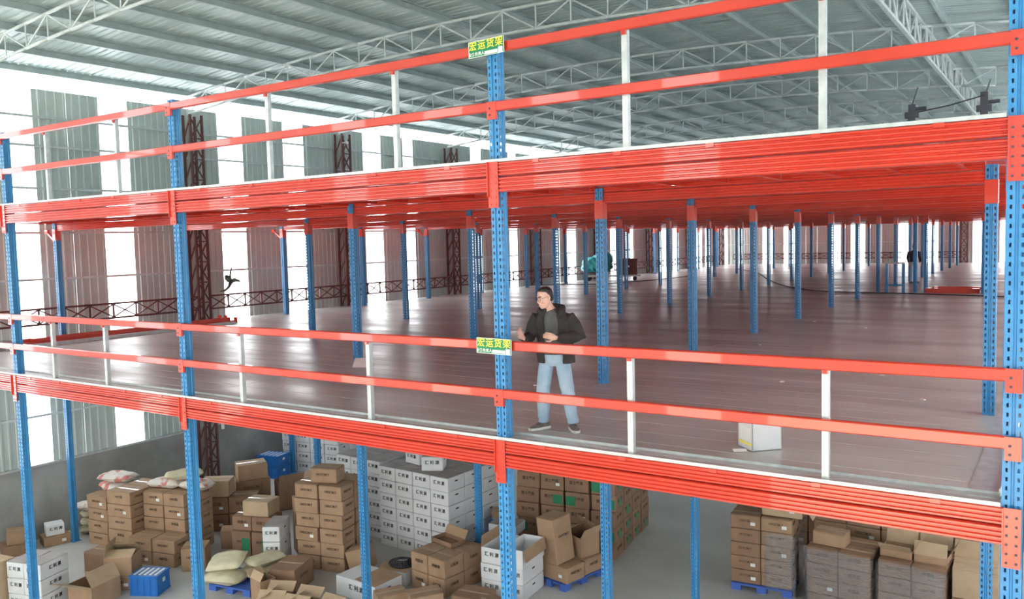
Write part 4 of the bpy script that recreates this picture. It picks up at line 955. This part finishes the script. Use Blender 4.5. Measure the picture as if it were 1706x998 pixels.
    # --- grey shirt
    mb = MB(); mb.chain([(-0.03, -0.012, 0.90, 0.165, 0.118), (-0.03, -0.02, 1.0, 0.165, 0.122), (-0.035, -0.02, 1.12, 0.16, 0.12), (-0.04, -0.01, 1.25, 0.16, 0.112), (-0.045, -0.005, 1.33, 0.15, 0.10), (-0.055, -0.005, 1.385, 0.085, 0.078), (-0.062, -0.007, 1.405, 0.068, 0.068)], 20)
    link('shirt', remesh(mb, 0.008, 'shirt', 'shirt', 3), t)
    # --- jeans
    mb = MB(); mb.chain([(-0.03, 0.0, 0.97, 0.155, 0.112), (-0.03, 0.0, 0.88, 0.168, 0.122), (-0.03, 0.0, 0.80, 0.165, 0.118), (-0.03, 0.0, 0.755, 0.12, 0.09)], 20)
    for a, b, c in ((hip_l, kn_l, an_l), (hip_r, kn_r, an_r)):
        m_ = a*0.5+b*0.5; q_ = b*0.5+c*0.5
        mb.chain([(*a, 0.088, 0.098), (*(a*0.75+b*0.25), 0.088, 0.098), (*m_, 0.088, 0.092), (*b, 0.080, 0.084), (*(b*0.8+c*0.2), 0.077, 0.081), (*q_, 0.074, 0.078), (*(b*0.25+c*0.75), 0.068, 0.074), (*(c+Vector((0,0,0.03))), 0.064, 0.072), (*(c+Vector((0,0,-0.01))), 0.064, 0.074)], 16)
    me = remesh(mb, 0.009, 'jeans', 'jeans', 3)
    for v in me.vertices:
        k = 0.004 + (0.005 if v.co.z < 0.25 else 0) + (0.003 if 0.4 < v.co.z < 0.56 else 0)
        v.co += Vector((noise.noise(Vector((v.co.x*9, v.co.y*9, v.co.z*22))), noise.noise(Vector((v.co.x*9+5, v.co.y*9, v.co.z*22))), 0))*k
    link('jeans', me, t)
    # --- open jacket: back and two front panels, sleeves, hood
    mb = MB()
    prof = [(0.79, 0.222, 0.158, -0.01, 0.0), (0.885, 0.225, 0.158, -0.015, 0.0), (0.95, 0.222, 0.158, -0.015, 0.0), (1.06, 0.212, 0.152, -0.02, 0.0), (1.18, 0.210, 0.146, -0.03, 0.0), (1.28, 0.212, 0.135, -0.04, 0.005), (1.35, 0.185, 0.115, -0.045, 0.01), (1.395, 0.125, 0.092, -0.05, 0.01), (1.425, 0.100, 0.085, -0.055, 0.01)]
    def open_w(z): return 0.62 if z < 0.93 else 0.50 if z < 1.1 else 0.46 if z < 1.3 else 0.52
    outer = []; inner = []; na = 30
    for z, rx, ry, ox, oy in prof:
        g = open_w(z); a0 = -math.pi/2 + g; a1 = 3*math.pi/2 - g*0.85
        ro = []; ri = []
        for k in range(na+1):
            a = a0 + (a1-a0)*k/na; wv = 1+0.018*math.sin(7*a+z*23)
            ro.append(Vector((ox+rx*wv*math.cos(a), oy+ry*wv*math.sin(a), z))); ri.append(Vector((ox+(rx-0.03)*math.cos(a), oy+(ry-0.03)*math.sin(a), z)))
        outer.append(ro + ri[::-1])
    mb.loft(outer)
    for a, b, c in ((sh_l, el_l, wr_l), (sh_r, el_r, wr_r)):
        mb.chain([(*(a*0.6+Vector((-0.045,0.01,1.31))*0.4+Vector((0,0,-0.01))), 0.085, 0.085), (*(a+Vector((0,0,-0.025))), 0.082, 0.082), (*(a*0.55+b*0.45), 0.080, 0.078), (*b, 0.072, 0.072), (*(b*0.75+c*0.25), 0.070, 0.070), (*(b*0.4+c*0.6), 0.062, 0.062), (*(b*0.12+c*0.88), 0.052, 0.052), (*c, 0.045, 0.045)], 16)
    hood = [Vector((-0.185, -0.075, 1.385)), Vector((-0.185, 0.03, 1.42)), Vector((-0.12, 0.115, 1.435)), Vector((-0.02, 0.125, 1.435)), Vector((0.07, 0.06, 1.425)), Vector((0.09, -0.04, 1.39)), Vector((0.055, -0.11, 1.33))]
    mb.chain([(*p, 0.040, 0.040) if 0 < k < 6 else (*p, 0.024, 0.024) for k, p in enumerate(hood)], 12)
    me = remesh(mb, 0.009, 'jacket', 'jacket', 2)
    for v in me.vertices:
        v.co += Vector((noise.noise(v.co*13), noise.noise(v.co*13+Vector((7,0,0))), 0.4*noise.noise(v.co*11)))*0.009
    link('jacket', me, t)
    # --- trainers
    for c, yaw in ((an_l, -38), (an_r, 28)):
        rz = Matrix.Rotation(R(yaw), 3, 'Z')
        def Q(x, y, z): return Vector((c.x, c.y, 0)) + rz @ Vector((x, y, z))
        mb = MB(); rings = []
        for y_, hw, h_ in ((0.075, 0.030, 0.07), (0.055, 0.040, 0.085), (0.0, 0.045, 0.100), (-0.05, 0.046, 0.085), (-0.10, 0.050, 0.065), (-0.15, 0.049, 0.052), (-0.19, 0.036, 0.040), (-0.205, 0.014, 0.030)):
            rings.append([Q(hw*math.cos(a), y_, 0.022+max(0.0, math.sin(a))*(h_-0.022)+min(0.0, math.sin(a))*0.006) for a in [2*math.pi*k/14 for k in range(14)]])
        mb.loft(rings); mb.chain([(*Q(0, 0.022, 0.07), 0.040, 0.050), (*Q(0, 0.022, 0.115), 0.040, 0.046)], 12)
        sh = link('trainer', remesh(mb, 0.007, 'shoe', 'trainer', 2), t)
        mb = MB(); out = [(hw*s, y_) for s, seq in ((1, 1), (-1, -1)) for y_, hw in [(0.085, 0.028), (0.06, 0.043), (0.0, 0.045), (-0.10, 0.053), (-0.16, 0.050), (-0.20, 0.034), (-0.215, 0.010)][::seq]]
        i = len(mb.v); n = len(out)
        for z in (0.0, 0.028): mb.v += [tuple(Q(a, b, z)) for a, b in out]
        for k in range(n): k2 = (k+1) % n; mb.f.append((i+k, i+k2, i+n+k2, i+n+k)); mb.m.append(0)
        mb.f.append(tuple(range(i, i+n))); mb.m.append(0); mb.f.append(tuple(range(i+n, i+2*n))); mb.m.append(0); mb.build('sole', 'sole', sh)
        mb = MB()
        for k in range(4): y_ = -0.02-0.026*k; z_ = 0.098-0.011*k; mb.path([Q(-0.026, y_, z_-0.008), Q(0, y_-0.006, z_+0.002), Q(0.026, y_, z_-0.008)], 0.004, 6)
        mb.build('laces', 'ink', sh)
    return t
main_person()

def far_person():
    t = thing('person', 'distant person in dark top and blue trousers by the paired posts', 'person', (-5.2, 31.7, 0.002), R(30))
    mb = MB()
    mb.chain([(0, 0, 0.85, 0.14, 0.10), (0, 0, 1.05, 0.14, 0.10), (0, 0, 1.28, 0.17, 0.10), (0, 0, 1.38, 0.10, 0.07), (0, 0, 1.43, 0.05, 0.05), (0, -0.01, 1.5, 0.05, 0.055)]); mb.ball((0, -0.02, 1.57), (0.075, 0.095, 0.115))
    mb.ball((0, -0.12, 1.55), 0.015, 0, 8, 6)
    for s in (-1, 1):
        mb.chain([(s*0.15, 0, 1.34, 0.05, 0.05), (s*0.2, 0, 1.32, 0.05, 0.05), (s*0.25, -0.01, 1.08, 0.04, 0.04), (s*0.24, -0.10, 0.86, 0.03, 0.03)], 10)
        hand_chain(mb, (s*0.24, -0.11, 0.85), (-s, 0.2, 0), (0, -0.35, -0.9), -s, 0.3)
        mb.chain([(s*0.08, 0, 0.88, 0.08, 0.085), (s*0.09, 0, 0.65, 0.07, 0.075), (s*0.10, -0.01, 0.46, 0.055, 0.06), (s*0.11, 0.0, 0.1, 0.04, 0.04), (s*0.11, 0.0, 0.03, 0.04, 0.04)], 10)
    link('body', remesh(mb, 0.007, 'skin', 'body', 2), t)
    mb = MB(); mb.chain([(0, 0, 0.92, 0.17, 0.125), (0, 0, 1.08, 0.165, 0.125), (0, 0, 1.28, 0.185, 0.12), (0, 0, 1.38, 0.12, 0.09), (0, 0, 1.41, 0.075, 0.07)], 16)
    for s in (-1, 1): mb.chain([(s*0.15, 0, 1.34, 0.07, 0.07), (s*0.205, 0, 1.32, 0.068, 0.068), (s*0.255, -0.01, 1.08, 0.058, 0.058), (s*0.245, -0.085, 0.90, 0.045, 0.045)], 12)
    link('jacket', remesh(mb, 0.012, 'jacket', 'jacket', 2), t)
    mb = MB(); mb.chain([(0, 0, 0.98, 0.155, 0.115), (0, 0, 0.86, 0.17, 0.12), (0, 0, 0.78, 0.15, 0.10)], 16)
    for s in (-1, 1): mb.chain([(s*0.08, 0, 0.86, 0.09, 0.095), (s*0.09, 0, 0.65, 0.08, 0.085), (s*0.10, -0.01, 0.46, 0.068, 0.072), (s*0.11, 0, 0.08, 0.055, 0.06)], 12)
    link('jeans', remesh(mb, 0.012, 'jeans', 'jeans', 2), t)
    MB().ball((0, 0.0, 1.63), (0.085, 0.10, 0.075)).build('cap', 'white_label', t, True)
    for s in (-1, 1): MB().box(s*0.11-0.045, s*0.11+0.045, -0.17, 0.07, 0, 0.08).build('shoe', 'shoe', t)
far_person()
